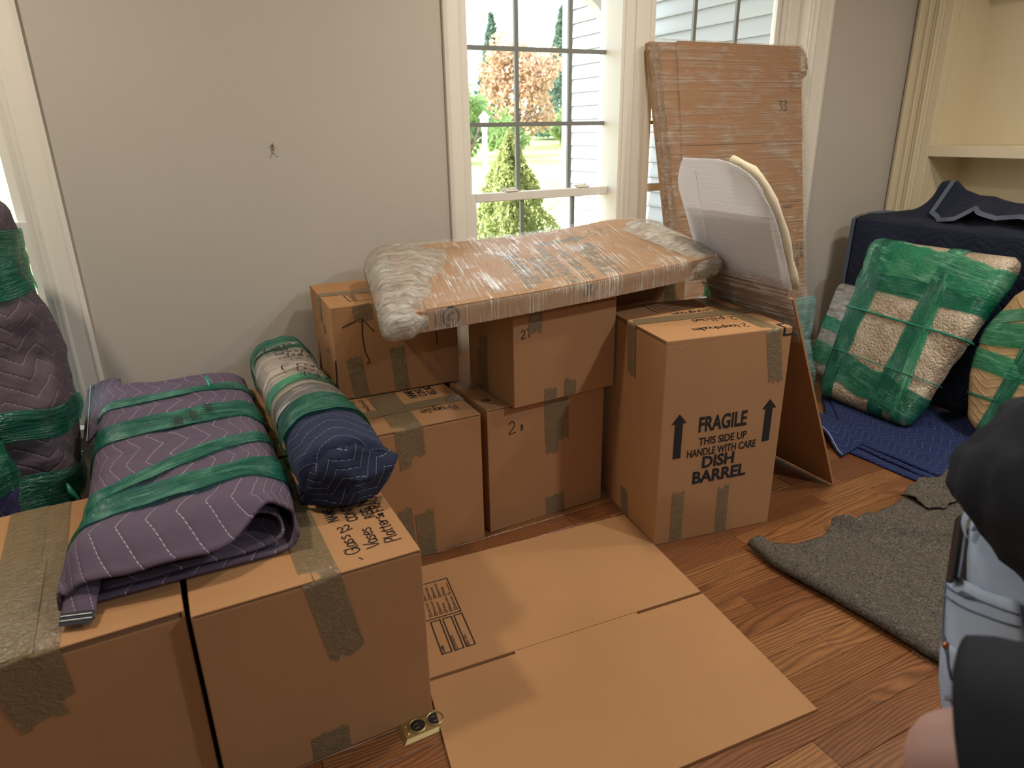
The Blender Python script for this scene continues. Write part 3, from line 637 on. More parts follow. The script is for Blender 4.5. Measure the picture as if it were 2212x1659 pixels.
M_LO = leafmat('orange_leaf', [(0.36, 0.23, 0.17), (0.60, 0.40, 0.28), (0.74, 0.58, 0.45)])
M_LG = leafmat('green_leaf', [(0.14, 0.21, 0.09), (0.28, 0.38, 0.16), (0.42, 0.52, 0.24)])
M_LD = leafmat('dark_needle', [(0.09, 0.14, 0.10), (0.16, 0.23, 0.17), (0.24, 0.32, 0.24)])
M_LY = leafmat('yellow_green_needle', [(0.20, 0.25, 0.08), (0.42, 0.48, 0.20), (0.62, 0.66, 0.36)])
M_BARK = plain('bark', (0.14, 0.10, 0.08), 0.95, nscale=8, namt=0.3)
def tree(name, label, x, y, ztop, zlow, rad, mat, leaf, n, conic=False, group=None, forks=4):
    b = gz(y); t = empty(name, (x, y, b), label=label, cat='tree' if 'tree' in label else 'shrub', group=group)
    H = ztop - b; pts = []; blobs = []
    if not conic:
        for k in range(26):
            d = Vector((random.gauss(0, 1), random.gauss(0, 1), random.gauss(0, 1))).normalized() * random.uniform(0.35, 0.85)
            blobs.append((Vector((d.x * rad, d.y * rad, lerp(zlow - b, H, 0.5 + 0.5 * d.z))), rad * random.uniform(0.22, 0.42)))
        for i in range(n):
            c, r = random.choice(blobs); d = Vector((random.gauss(0, 1), random.gauss(0, 1), random.gauss(0, .8))).normalized() * r * random.uniform(0.4, 1.0) ** 0.5
            pts.append(c + d)
    else:
        for i in range(n):
            u = random.random() ** 1.4; z = lerp(zlow - b, H, u); a = random.uniform(0, 6.283)
            r = rad * (1 - u) ** 0.85 * (0.72 + 0.28 * math.sin(a * 5 + z * 9 / rad) * math.sin(z * 7 / rad + a)) * random.uniform(0.55, 1.0) ** 0.4
            pts.append(Vector((r * math.cos(a), r * math.sin(a), z)))
    leaves_mesh('crown', pts, leaf, mat, t)
    tr = tube('trunk', [(0, 0, -0.1), (rad * 0.02, 0, (zlow - b) * 0.6 + 0.1), (0, 0, H * 0.72)], [rad * 0.09, rad * 0.07, rad * 0.02], M_BARK, t)
    if not conic:
        for k in range(forks):
            a = k * 6.283 / forks + .4; e = Vector((math.cos(a) * rad * 0.6, math.sin(a) * rad * 0.6, lerp(zlow - b, H, 0.6)))
            tube('branch', [(0, 0, (zlow - b) * 0.55), e * 0.45, e], [rad * 0.05, rad * 0.035, rad * 0.012], M_BARK, t, 6)
    return t
tree('crabapple_tree', 'round orange-leaved tree on the lawn seen through the left window panes', 13.0, 25.0, 4.4, 0.95, 1.85, M_LO, 0.105, 6500)
tree('conifer_tree', 'dark conifer tree standing right of the orange tree behind the lawn', 17.9, 30.0, 6.4, 1.0, 1.6, M_LD, 0.16, 3200, True)
tree('conifer_tree', 'tall thin conifer whose tip shows above the orange tree', 14.8, 31.0, 6.1, 1.2, 1.3, M_LD, 0.16, 1800, True)
tree('dwarf_spruce', 'pale yellow-green cone-shaped dwarf spruce shrub just outside the left window', 2.40, 4.75, 1.32, -0.4, 0.80, M_LY, 0.020, 26000, True)
tree('arborvitae', 'bright green narrow evergreen shrub at the left edge of the window view', 2.25, 6.35, 1.34, -0.33, 0.30, M_LG, 0.028, 5000, True)
for i, (x, y, zt, r, m, lb) in enumerate(((9.7, 28, 2.6, 1.5, M_LG, 'light green bush behind the white lamp post beside the orange tree'), (12.7, 29.6, 2.1, 1.3, M_LD, 'dark green bush behind the trunk of the orange tree on its left'),
        (16.2, 26.3, 1.9, 1.3, M_LG, 'green bush under the dark conifer at the far side of the lawn'), (10.9, 22, 1.7, 0.8, M_LG, 'small bright green bush in front of the dark hedge by the lamp post'), (8.6, 20, 2.6, 1.3, M_LG, 'large green bush left of the lamp post behind the window edge'))):
    tree('garden_bush', lb.replace('bush', 'shrub'), x, y, zt, gz(y) + 0.05, r, m, 0.12, 1500)
lp = empty('lamp_post', (5.55, 12.0, gz(12) - 0.05), label='white garden lamp post on the lawn beyond the dwarf spruce', cat='lamp post')
tube('post', [(0, 0, 0), (0, 0, 1.35)], 0.045, M_SIDING, lp, 12)
bm = bmesh.new(); bmesh.ops.create_cone(bm, cap_ends=True, segments=8, radius1=0.05, radius2=0.09, depth=0.24, matrix=Matrix.Translation((0, 0, 1.47))); bmesh.ops.create_cone(bm, cap_ends=True, segments=8, radius1=0.12, radius2=0.01, depth=0.12, matrix=Matrix.Translation((0, 0, 1.65)))
bobj('lantern', bm, M_SIDING, lp)
# house wing with lap siding, porch post and arched bracket
SX = 3.30
wing = struct(box('wall_exterior', (SX + 0.02, WY + WT, -0.5), (SX + 0.30, 5.36, 2.95), M_SIDING))
EXPO = 0.1035; rows_ = 33
lv = [(0.0, 0, 0), (0.0, 1, 0), (0.016, 1, EXPO + 0.008), (0.016, 0, EXPO + 0.008), (0.02, 0, 0), (0.02, 1, 0)]
Y1 = 5.35; YN = WY + WT + 0.02
bv = []
for s in (YN, Y1): bv += [(SX - 0.012, s, 0.006), (SX - 0.012, s, -0.012), (SX + 0.010, s, 0.004), (SX + 0.019, s, EXPO), (SX + 0.012, s, EXPO + 0.010)]
bf = [(i, (i + 1) % 5, 5 + (i + 1) % 5, 5 + i) for i in range(5)] + [(4, 3, 2, 1, 0), (5, 6, 7, 8, 9)]
me = bpy.data.meshes.new('siding_board'); me.from_pydata(bv, [], bf); me.materials.append(M_SIDING)
for i in range(rows_):
    o = bpy.data.objects.new('siding_board', me); o.location = (0, 0, -0.46 + i * EXPO); link(o, wing)
box('corner_board', (SX - 0.015, 5.35, -0.5), (SX + 0.06, 5.50, 2.95), M_SIDING, wing)
pp = empty('porch_post', (2.93, 4.2, -0.42), label='white square porch post with an arched bracket outside the left window', cat='post')
box('post', (-0.058, -0.06, 0), (0.058, 0.06, 3.0), M_EXTRIM, pp, 0.004)
arc_o = [(-0.085, 2.22), (-0.09, 2.30), (-0.13, 2.40), (-0.19, 2.47), (-0.30, 2.54), (-0.45, 2.60), (-0.70, 2.66)]
arc_i = [(-0.0, 2.22), (-0.01, 2.36), (-0.06, 2.47), (-0.13, 2.54), (-0.22, 2.60), (-0.40, 2.69), (-0.70, 2.78)]
bv = []; m = len(arc_o)
for yy in (-0.045, 0.045): bv += [(x, yy, z) for x, z in arc_o] + [(x, yy, z) for x, z in arc_i]
bf = []
for i in range(m - 1):
    bf += [(i, i + 1, m + i + 1, m + i), (2 * m + i, 3 * m + i, 3 * m + i + 1, 2 * m + i + 1), (i, 2 * m + i, 2 * m + i + 1, i + 1), (m + i, m + i + 1, 3 * m + i + 1, 3 * m + i)]
mobj('arched_bracket', bv, bf, M_EXTRIM, pp)
box('beam', (-3.5, -0.06, 3.0), (0.35, 0.06, 3.14), M_EXTRIM, pp)
struct(box('roof_porch', (-0.6, WY + WT, 2.72), (SX, 4.35, 2.80), M_EXTRIM))

# ------------------------------------------------------------------ cartons
E_ = 0.0009
def carton(name, label, x, y, z, th, w, d, h, seam, group=None, mat=None, slit=0.004, bulge=0.0):
    """closed carton: body, two top flaps meeting at the seam ('x' or 'y' is the direction the seam runs), in-turned minor flaps below"""
    mat = mat or M_CARD
    t = empty(name, (x, y, z), th, label=label, cat='box', group=group)
    bm = bmesh.new(); ft = 0.0045; hb = h - ft
    abox(bm, (0, 0, 0), (w, d, hb - slit), 0.003, 2)
    if bulge:
        pass
    bobj('carton_body', bm, mat, t)
    g = 0.0012; e = 0.0
    if seam == 'y':
        box('flap', (0.001, e, hb), (w / 2 - g, d - e, h), mat, t, 0.001); box('flap', (w / 2 + g, e, hb), (w - 0.001, d - e, h), mat, t, 0.001)
        box('hinge_fold', (0.0, 0, hb - slit - 0.002), (0.006, d, h - 0.001), mat, t, 0.002, 2); box('hinge_fold', (w - 0.006, 0, hb - slit - 0.002), (w, d, h - 0.001), mat, t, 0.002, 2)
        box('minor_flap', (0.008, 0.003, hb - slit), (w - 0.008, d / 2 - 0.02, hb - 0.0005), M_CARD_EDGE, t)
    else:
        box('flap', (e, 0.001, hb), (w - e, d / 2 - g, h), mat, t, 0.001); box('flap', (e, d / 2 + g, hb), (w - e, d - 0.001, h), mat, t, 0.001)
        box('hinge_fold', (0, 0.0, hb - slit - 0.002), (w, 0.006, h - 0.001), mat, t, 0.002, 2); box('hinge_fold', (0, d - 0.006, hb - slit - 0.002), (w, d, h - 0.001), mat, t, 0.002, 2)
        box('minor_flap', (0.003, 0.008, hb - slit), (w / 2 - 0.02, d - 0.008, hb - 0.0005), M_CARD_EDGE, t)
    return t
def tape(parent, pts, nrms, width, lift=0.0012, torn=True, side=None, name='tape_strip', nsub=14):
    """a strip of tape over an edge path in local coordinates; torn ends are jagged"""
    P = []; N = []
    for i in range(len(pts) - 1):
        a, b = Vector(pts[i]), Vector(pts[i + 1]); n = Vector(nrms[i])
        for k in range(nsub + (1 if i == len(pts) - 2 else 0)):
            P.append(a.lerp(b, k / nsub)); N.append(n)
    verts = []; faces = []; uvs = []; m = 6
    for i, (p, n) in enumerate(zip(P, N)):
        seg = min(i // nsub, len(pts) - 2); t = (Vector(pts[seg + 1]) - Vector(pts[seg])).normalized(); s = t.cross(n).normalized()
        for k in range(m + 1):
            q = p + s * (k / m - 0.5) * width + n * (lift + 0.0012 * max(0, nz((p.x * 40, p.y * 40 + k * 0.8, p.z * 40), 1.0, width * 100)))
            if torn and i == len(P) - 1: q = q + t * random.uniform(-0.006, 0.012)
            verts.append(q); uvs.append((i * 0.02, k / m * width))
    for i in range(len(P) - 1):
        for k in range(m): faces.append((i * (m + 1) + k, i * (m + 1) + k + 1, (i + 1) * (m + 1) + k + 1, (i + 1) * (m + 1) + k))
    return mobj(name, verts, faces, M_TAPE, parent, True, uvs)
UP = (0, 0, 1); FR = (0, -1, 0); LE = (-1, 0, 0); RI = (1, 0, 0)
def top_front(parent, w, d, h, x0, y0, zend, width, x1=None, nrm=FR):
    """tape along the top and down the front face"""
    return tape(parent, [(x0, y0, h), (x0, 0.0, h), (x1 if x1 is not None else x0, 0.0, zend)], [UP, FR], width)
TXT = E_ + 0.0003

# big carton 22
B = carton('moving_carton', 'large carton under the folded pad marked Glass Vases Platters and 22', -0.073, 1.235, 0, 0.010, 0.464, 0.612, 0.466, 'y')
w, d, h = 0.464, 0.612, 0.466
tape(B, [(0.245, 0.60, h), (0.247, 0, h), (0.283, 0, 0.262)], [UP, FR], 0.078)
tape(B, [(0.222, 0, 0.002), (0.222, 0, 0.068)], [FR], 0.085)
zt = h + TXT
text('printed_heading', 'NAME', B, M_INK, (0.336, 0.205, zt), (0, 1, 0), (-1, 0, 0), 0.026, 0.062, 0.02)
text('printed_heading', 'CONTENTS', B, M_INK, (0.378, 0.185, zt), (0, 1, 0), (-1, 0, 0), 0.026, 0.125, 0.02)
text('printed_heading', 'REG. NO.', B, M_INK, (0.417, 0.180, zt), (0, 1, 0), (-1, 0, 0), 0.026, 0.11, 0.02)
frame_lines('printed_rule', [(0.336, 0.28, 0.336, 0.58), (0.378, 0.32, 0.378, 0.58), (0.417, 0.30, 0.417, 0.58)], B, M_INK, (0, 0, zt), (1, 0, 0), (0, 1, 0), 0.002)
write('marker_writing', '22', B, (0.325, 0.148, zt), (1, 0.12, 0), (-0.2, 1, 0), 0.026, pen=0.003)
write('marker_writing', 'Glass', B, (0.347, 0.055, zt), (-0.05, 1, 0), (-1, -0.1, 0), 0.034, 4.6)
write('marker_writing', 'Vases', B, (0.392, 0.055, zt), (0.0, 1, 0), (-1, 0, 0), 0.034, 4.6)
write('marker_writing', 'Platters', B, (0.436, 0.058, zt), (0.0, 1, 0), (-1, 0, 0), 0.032, 4.5)
write('marker_writing', '*FRAGILE', B, (0.444, 0.176, zt), (0.02, 1, 0), (-1, 0, 0), 0.028, 6.3)
write('marker_writing', '-', B, (0.356, 0.020, zt), (-0.5, 1, 0), (-1, 0, 0), 0.03)
# far-left carton
B = carton('moving_carton', 'large carton at the left end of the front row with shiny crumpled tape', -0.545, 1.249, 0, 0.03, 0.462, 0.60, 0.466, 'y', slit=0.012)
w = 0.462
tape(B, [(0.165, 0.598, h), (0.172, 0, h), (0.205, 0, 0.325)], [UP, FR], 0.078, lift=0.003)
tape(B, [(0.215, 0.598, h), (0.222, 0, h), (0.226, 0, 0.36)], [UP, FR], 0.072, lift=0.0016)
tape(B, [(0.175, 0.33, h), (0.175, 0.0, h)], [UP], 0.085, lift=0.0045)
text('printed_heading', 'NAME', B, M_INKG, (0.145, 0.31, zt), (0, 1, 0), (-1, 0, 0), 0.028, 0.07, 0.02)
text('printed_heading', 'CONTENTS', B, M_INKG, (0.095, 0.27, zt), (0, 1, 0), (-1, 0, 0), 0.028, 0.13, 0.02)
# carton 23 behind 22
B = carton('moving_carton', 'carton marked 23 behind carton 22, its lid showing between the two wrapped bundles', -0.115, 1.866, 0, 0.004, 0.468, 0.61, 0.466, 'y')
text('printed_heading', 'NAME', B, M_INK, (0.318, 0.185, zt), (0, 1, 0), (-1, 0, 0), 0.024, 0.06, 0.02)
text('printed_heading', 'CONTENTS', B, M_INK, (0.357, 0.190, zt), (0, 1, 0), (-1, 0, 0), 0.024, 0.10, 0.02)
frame_lines('printed_rule', [(0.318, 0.28, 0.318, 0.45), (0.357, 0.31, 0.357, 0.5)], B, M_INK, (0, 0, zt), (1, 0, 0), (0, 1, 0), 0.003)
write('marker_writing', '23', B, (0.325, 0.09, zt), (0, 1, 0), (-1, 0, 0), 0.030, pen=0.0034)
write('marker_writing', 'China', B, (0.350, 0.30, zt), (0, 1, 0), (-1, 0, 0), 0.030, 5.2, pen=0.003) if False else write('marker_writing', 'dining', B, (0.350, 0.31, zt), (0, 1, 0), (-1, 0, 0), 0.032, 5.2, pen=0.003)
write('marker_writing', 'goods', B, (0.312, 0.28, zt), (0, 1, 0), (-1, 0, 0), 0.030, 5.0, pen=0.003)
tape(B, [(0.2, 0.6, h), (0.2, 0.002, h)], [UP], 0.075)
# carton 24
B = carton('moving_carton', 'lower carton marked 24 and Fragile beside the end of the wrapped table legs', 0.364, 1.872, 0, 0.0, 0.459, 0.61, 0.466, 'y')
tape(B, [(0.235, 0.6, h), (0.215, 0, h), (0.218, 0, 0.372)], [UP, FR], 0.092)
tape(B, [(0.198, 0, 0.372), (0.198, 0, 0.335)], [FR], 0.038, lift=0.002)
tape(B, [(0.0, 0.155, h), (0.459, 0.165, h)], [UP], 0.062, lift=0.0022, torn=False)
tape(B, [(0.191, 0, 0.001), (0.183, 0, 0.19)], [FR], 0.046); tape(B, [(0.252, 0, 0.001), (0.247, 0, 0.160)], [FR], 0.062, lift=0.0022)
text('printed_heading', 'NAME', B, M_INK, (0.335, 0.315, zt), (-1, 0, 0), (0, -1, 0), 0.02, 0.05, 0.02) if False else None
text('printed_heading', 'NAME', B, M_INK, (0.330, 0.235, zt), (0, 1, 0), (-1, 0, 0), 0.028, 0.075, 0.02)
text('printed_heading', 'CONT.', B, M_INK, (0.366, 0.235, zt), (0, 1, 0), (-1, 0, 0), 0.028, 0.08, 0.02)
text('printed_heading', 'REG. NO.', B, M_INK, (0.402, 0.235, zt), (0, 1, 0), (-1, 0, 0), 0.028, 0.09, 0.02)
write('marker_writing', 'Fragile', B, (0.415, 0.110, zt + 0.002), (-1, 0.05, 0), (0, -1, 0), 0.040, 4.3)
write('marker_writing', '24', B, (0.062, 0.045, zt), (0.75, 0.65, 0), (-0.65, 0.75, 0), 0.026)
frame_lines('printed_form', [(0.0, 0.185, 0.175, 0.345)] + [(0.012 + 0.032 * i, 0.225, 0.026 + 0.032 * i, 0.239) for i in range(5)] + [(0.012 + 0.032 * i, 0.285, 0.026 + 0.032 * i, 0.299) for i in range(5)], B, M_INK, (0, 0, zt), (1, 0, 0), (0, 1, 0), 0.0022)
for i, s in enumerate(('Kitchen', 'Bedrm', 'Guest', 'Family', 'Garage')):
    text('printed_words', s, B, M_INK, (0.024 + 0.032 * i, 0.243, zt), (0, 1, 0), (-1, 0, 0), 0.010, 0.036, 0.02)
    text('printed_words', s[::-1].capitalize() if False else ('Living', 'Dining', 'Bath', 'Hall', 'Office')[i], B, M_INK, (0.024 + 0.032 * i, 0.192, zt), (0, 1, 0), (-1, 0, 0), 0.010, 0.028, 0.02)
# carton 26 / 28
B = carton('moving_carton', 'lower carton marked 28 on its front, under the small carton marked 27', 0.853, 1.890, 0, 0.03, 0.470, 0.60, 0.464, 'y')
h = 0.464; zt = h + TXT
tape(B, [(0.268, 0, h), (0.272, 0, 0.295)], [FR], 0.098); tape(B, [(0.255, 0, 0.30), (0.250, 0, 0.25)], [FR], 0.05, lift=0.002)
tape(B, [(0.268, 0, 0.002), (0.264, 0, 0.078)], [FR], 0.078)
write('marker_writing', '2', B, (0.078, -TXT, 0.358), (1, 0, 0), (0, 0, 1), 0.048, pen=0.0034); write('marker_writing', '8', B, (0.124, -TXT, 0.362), (1, 0, 0), (0, 0, 1), 0.022, pen=0.003)
write('marker_writing', 'Fragile', B, (0.022, 0.30, zt), (0.16, -1, 0), (1, 0.16, 0), 0.036, 4.2)
write('marker_writing', '26', B, (0.022, 0.066, zt), (1, 0.25, 0), (-0.2, 1, 0), 0.024)
# upper cartons
B = carton('small_carton', 'small carton marked 27 on top of carton 28, under the wrapped slab', 0.937, 1.856, 0.4645, 0.061, 0.410, 0.315, 0.322, 'y')
tape(B, [(0.142, 0, 0.001), (0.142, 0, 0.040)], [FR], 0.050); tape(B, [(0.222, 0, 0.001), (0.222, 0, 0.058)], [FR], 0.048)
tape(B, [(0, 0.205, 0.002), (0, 0.205, 0.19)], [LE], 0.052); tape(B, [(0, 0.222, 0.002), (0, 0.222, 0.15)], [LE], 0.05, lift=0.002)
tape(B, [(0.085, 0, 0.321), (0.082, 0, 0.252)], [FR], 0.05, lift=0.002)
write('marker_writing', '27', B, (0.028, -TXT, 0.232), (1, 0.0, 0.02), (0, 0, 1), 0.030)
B = carton('small_carton', 'small carton with a hand-drawn arrow on top of carton 24, beneath the bubble-wrapped slab end', 0.449, 2.198, 0.4696, -0.038, 0.432, 0.395, 0.322, 'x')
h = 0.322; zt = h + TXT
tape(B, [(0.075, 0, 0.001), (0.058, 0, 0.142)], [FR], 0.052); tape(B, [(0.220, 0, 0.001), (0.207, 0, 0.160)], [FR], 0.050)
tape(B, [(0.10, 0, h), (0.105, 0, 0.270)], [FR], 0.062); tape(B, [(0.0, 0.20, h), (0.43, 0.20, h)], [UP], 0.055, torn=False)
frame_lines('printed_form', [(0.075, 0.055, 0.2, 0.16), (0.09, 0.07, 0.105, 0.085), (0.09, 0.10, 0.105, 0.115), (0.09, 0.13, 0.105, 0.145)], B, M_INK, (0, 0, zt), (1, 0, 0), (0, 1, 0), 0.003)
k = 0.01
strokes_mesh('marker_arrow', [[(3.2, 25.2), (9.2, 27.4), (10.6, 28.0)], [(9.8, 27.6), (13.6, 22.5)], [(10.0, 27.2), (9.6, 22), (10.0, 16), (11.2, 12.4), (10.0, 11.8)]], B, M_MARK, (0, -TXT, 0), (1, 0, 0), (0, 0, 1), k, k, 0.0034)
strokes_mesh('marker_line', [[(35.3, 20.2), (35.4, 14.6)]], B, M_MARK, (0, -TXT, 0), (1, 0, 0), (0, 0, 1), k, k, 0.0030)
write('marker_writing', '30', B, (-TXT, 0.17, 0.20), (0, -1, 0), (0, 0, 1), 0.032)
strokes_mesh('marker_line', [[(-10, 14), (-7.5, 9)]], B, M_MARK, (-TXT, 0, 0), (0, -1, 0), (0, 0, 1), 0.012, 0.012, 0.003)
tape(B, [(0, 0.2, h - 0.004), (0, 0.2, 0.24)], [LE], 0.05)

# dish barrel carton
DW, DD, DH = 0.452, 0.446, 0.718
B = carton('dish_carton', 'tall carton printed FRAGILE DISH BARREL with two black arrows', 1.303, 1.556, 0, -0.158, DW, DD, DH, 'x', slit=0.010)
f = -TXT; zt = DH + TXT
X1 = (1, 0, 0); Z1 = (0, 0, 1)
text('printed_word', 'FRAGILE', B, M_INK, (0.136, f, 0.399), X1, Z1, 0.050, 0.180, 0.030)
text('printed_words', 'THIS SIDE UP', B, M_INK, (0.140, f, 0.350), X1, Z1, 0.026, 0.182, 0.022)
text('printed_words', 'HANDLE WITH CARE', B, M_INK, (0.100, f, 0.312), X1, Z1, 0.026, 0.262, 0.022)
text('printed_word', 'DISH', B, M_INK, (0.160, f, 0.266), X1, Z1, 0.040, 0.122, 0.035)
text('printed_word', 'BARREL', B, M_INK, (0.128, f, 0.212), X1, Z1, 0.042, 0.205, 0.035)
def arrow(parent, x, z0, z1, hw=0.014, head=0.028, hh=0.034):
    v = [(x - hw, f, z0), (x + hw, f, z0), (x + hw, f, z1 - hh), (x + head, f, z1 - hh), (x, f, z1), (x - head, f, z1 - hh), (x - hw, f, z1 - hh)]
    return mobj('printed_arrow', v, [(0, 1, 2, 3, 4, 5, 6)], M_INK, parent)
arrow(B, 0.062, 0.316, 0.472); arrow(B, 0.399, 0.326, 0.478)
tape(B, [(0.385, 0.44, DH), (0.380, 0, DH), (0.411, 0, 0.542)], [UP, FR], 0.054)
tape(B, [(0.45, 0.226, DH), (0, 0.226, DH), (0, 0.212, 0.545)], [UP, LE], 0.060, lift=0.0022)
tape(B, [(0.081, 0, 0.001), (0.079, 0, 0.188)], [FR], 0.044); tape(B, [(0.257, 0, 0.001), (0.253, 0, 0.176)], [FR], 0.043)
tape(B, [(0, 0.215, 0.002), (0, 0.232, 0.10)], [LE], 0.05)
write('marker_writing', '2 pillows', B, (0.352, 0.178, zt), (-1, 0.06, 0), (-0.1, -1, 0), 0.040, 4.6)
write('marker_writing', '2 lampshades', B, (0.335, 0.085, zt), (-1, 0.05, 0), (-0.1, -1, 0), 0.036, 4.3)
write('marker_writing', 'Livingroom', B, (0.345, 0.288, zt), (-1, 0.0, 0), (-0.1, -1, 0), 0.034, 4.6)
frame_lines('printed_form', [(0.140, 0.315, 0.335, 0.432)] + [(0.155 + 0.0, y, 0.32, y) for y in (0.335, 0.352, 0.369, 0.386, 0.403)], B, M_INK, (0, 0, zt), (1, 0, 0), (0, 1, 0), 0.0028)
mobj('printed_corner_mark', [(0.418, f, 0.690), (0.452, f, 0.690), (0.452, f, 0.697), (0.426, f, 0.697), (0.426, f, DH), (0.418, f, DH)], [(0, 1, 2, 3, 4, 5)], M_INK, B)
mobj('printed_corner_mark', [(0.418, 0.0, zt), (0.426, 0.0, zt), (0.426, 0.035, zt), (0.452, 0.035, zt), (0.452, 0.042, zt), (0.418, 0.042, zt)], [(0, 1, 2, 3, 4, 5)], M_INK, B)
# carton behind it, its shade put into a darker cardboard colour
B = carton('dish_carton', 'tall shaded carton behind the dish barrel carton, below the right end of the wrapped slab', 1.372, 2.085, 0, 0.02, 0.455, 0.44, 0.775, 'x', mat=M_CARD_SHADED)
tape(B, [(0.38, 0, 0.77), (0.38, 0, 0.62)], [FR], 0.05)

# flattened carton on the floor
FC = [Vector(p) for p in ((0.338, 0.868, 0), (1.211, 0.812, 0), (1.326, 1.757, 0), (0.49, 1.812, 0))]
FT = 0.0075
def fuv(u, v, z=FT): p = FC[0].lerp(FC[1], u).lerp(FC[3].lerp(FC[2], u), v); return Vector((p.x, p.y, z + 0.0015 * math.sin(u * 3) * (1 if z > 0.002 else 0)))
flat = empty('flattened_carton', (0, 0, 0.0), label='flattened brown carton lying on the oak floor in front of the stacked cartons', cat='cardboard')
VS = 0.497   # the score line
def plate(nm, u0, u1, v0, v1, parent=flat, zt=FT, n=6):
    top = [[fuv(lerp(u0, u1, i / n), lerp(v0, v1, j / n), zt) for i in range(n + 1)] for j in range(n + 1)]
    verts = [p for r in top for p in r]; faces = [(j * (n + 1) + i, j * (n + 1) + i + 1, (j + 1) * (n + 1) + i + 1, (j + 1) * (n + 1) + i) for j in range(n) for i in range(n)]
    ring = [i for i in range(n + 1)] + [j * (n + 1) + n for j in range(1, n + 1)] + [n * (n + 1) + i for i in range(n - 1, -1, -1)] + [j * (n + 1) for j in range(n - 1, 0, -1)]
    b = len(verts); verts += [Vector((verts[i].x, verts[i].y, 0.0004)) for i in ring]
    for k in range(len(ring)): faces.append((ring[k], b + k, b + (k + 1) % len(ring), ring[(k + 1) % len(ring)]))
    return mobj(nm, verts, faces, M_CARD, parent)
plate('near_panel', 0.0, 1.0, 0.0, VS - 0.006); plate('far_panel', 0.0, 1.0, VS + 0.006, 1.0)
plate('score_crease', 0.285, 0.735, VS - 0.0062, VS + 0.0062, zt=FT - 0.0018)
# printed form on it, read from the near side going away
FO = fuv(0.0, 0.0, FT + 0.0016); fx = (FC[1] - FC[0]).normalized(); fy = Vector((fx.y * -1, fx.x, 0)); fy = (FC[3] - FC[0]).normalized()
def fform(nm, rects, wd=0.0026): return frame_lines(nm, rects, flat, M_INK, Vector((0, 0, FT + 0.0024)), fyd, fxd, wd)
fyd = Vector((0.0415, 0.316, 0)).normalized(); fxd = Vector((0.9985, -0.055, 0)); O_ = Vector((0.480, 1.404, FT + 0.0026))
def fp(a, b): return O_ + fyd * a + fxd * b     # a along the reading direction, b down the page (to the right)
def frect(a0, b0, a1, b1, wd=0.0026):
    P = []; F = []
    def bar(p, q, r, s):
        k = len(P); P.extend([p, q, r, s]); F.append((k, k + 1, k + 2, k + 3))
    bar(fp(a0, b0), fp(a1, b0), fp(a1, b0 + wd), fp(a0, b0 + wd)); bar(fp(a0, b1 - wd), fp(a1, b1 - wd), fp(a1, b1), fp(a0, b1))
    bar(fp(a0, b0), fp(a0 + wd, b0), fp(a0 + wd, b1), fp(a0, b1)); bar(fp(a1 - wd, b0), fp(a1, b0), fp(a1, b1), fp(a1 - wd, b1))
    return P, F
AP = []; AF = []
def addr(r):
    b = len(AP); AP.extend(r[0]); AF.extend([tuple(i + b for i in f_) for f_ in r[1]])
for (a0, b0, a1, b1) in ((0, 0, 0.138, 0.030), (0, 0.036, 0.138, 0.064), (0, 0.070, 0.138, 0.097), (0.146, -0.03, 0.315, 0.097)): addr(frect(a0, b0, a1, b1))
for i in range(6): addr(frect(0.158, 0.004 + i * 0.0152, 0.167, 0.013 + i * 0.0152, 0.0016)); addr(frect(0.234, 0.004 + i * 0.0152, 0.243, 0.013 + i * 0.0152, 0.0016))
addr(frect(0.248, 0.088, 0.29, 0.0895, 0.0014))
mobj('printed_form', AP, AF, M_INK, flat)
for i, s in enumerate(('NAME', 'CONTENTS', 'REG. NO.')): text('printed_words', s, flat, M_INK, fp(0.005, (0.012, 0.047, 0.081)[i]), fyd, -fxd, 0.0075, None, 0.015)
text('printed_words', 'PLACE THIS BOX IN:', flat, M_INK, fp(0.158, -0.006), fyd, -fxd, 0.0075, 0.08, 0.015)
for i, s in enumerate(('Living room', 'Dining room', 'Bathroom', 'Kitchen', 'Master bdrm.', 'Guest room')): text('printed_words', s, flat, M_INK, fp(0.170, 0.012 + i * 0.0152), fyd, -fxd, 0.0078, None, 0.012)
for i, s in enumerate(("Boy's bdrm.", "Girl's bdrm.", 'Basement', 'Family room', 'Garage')): text('printed_words', s, flat, M_INK, fp(0.246, 0.012 + i * 0.0152), fyd, -fxd, 0.0078, None, 0.012)

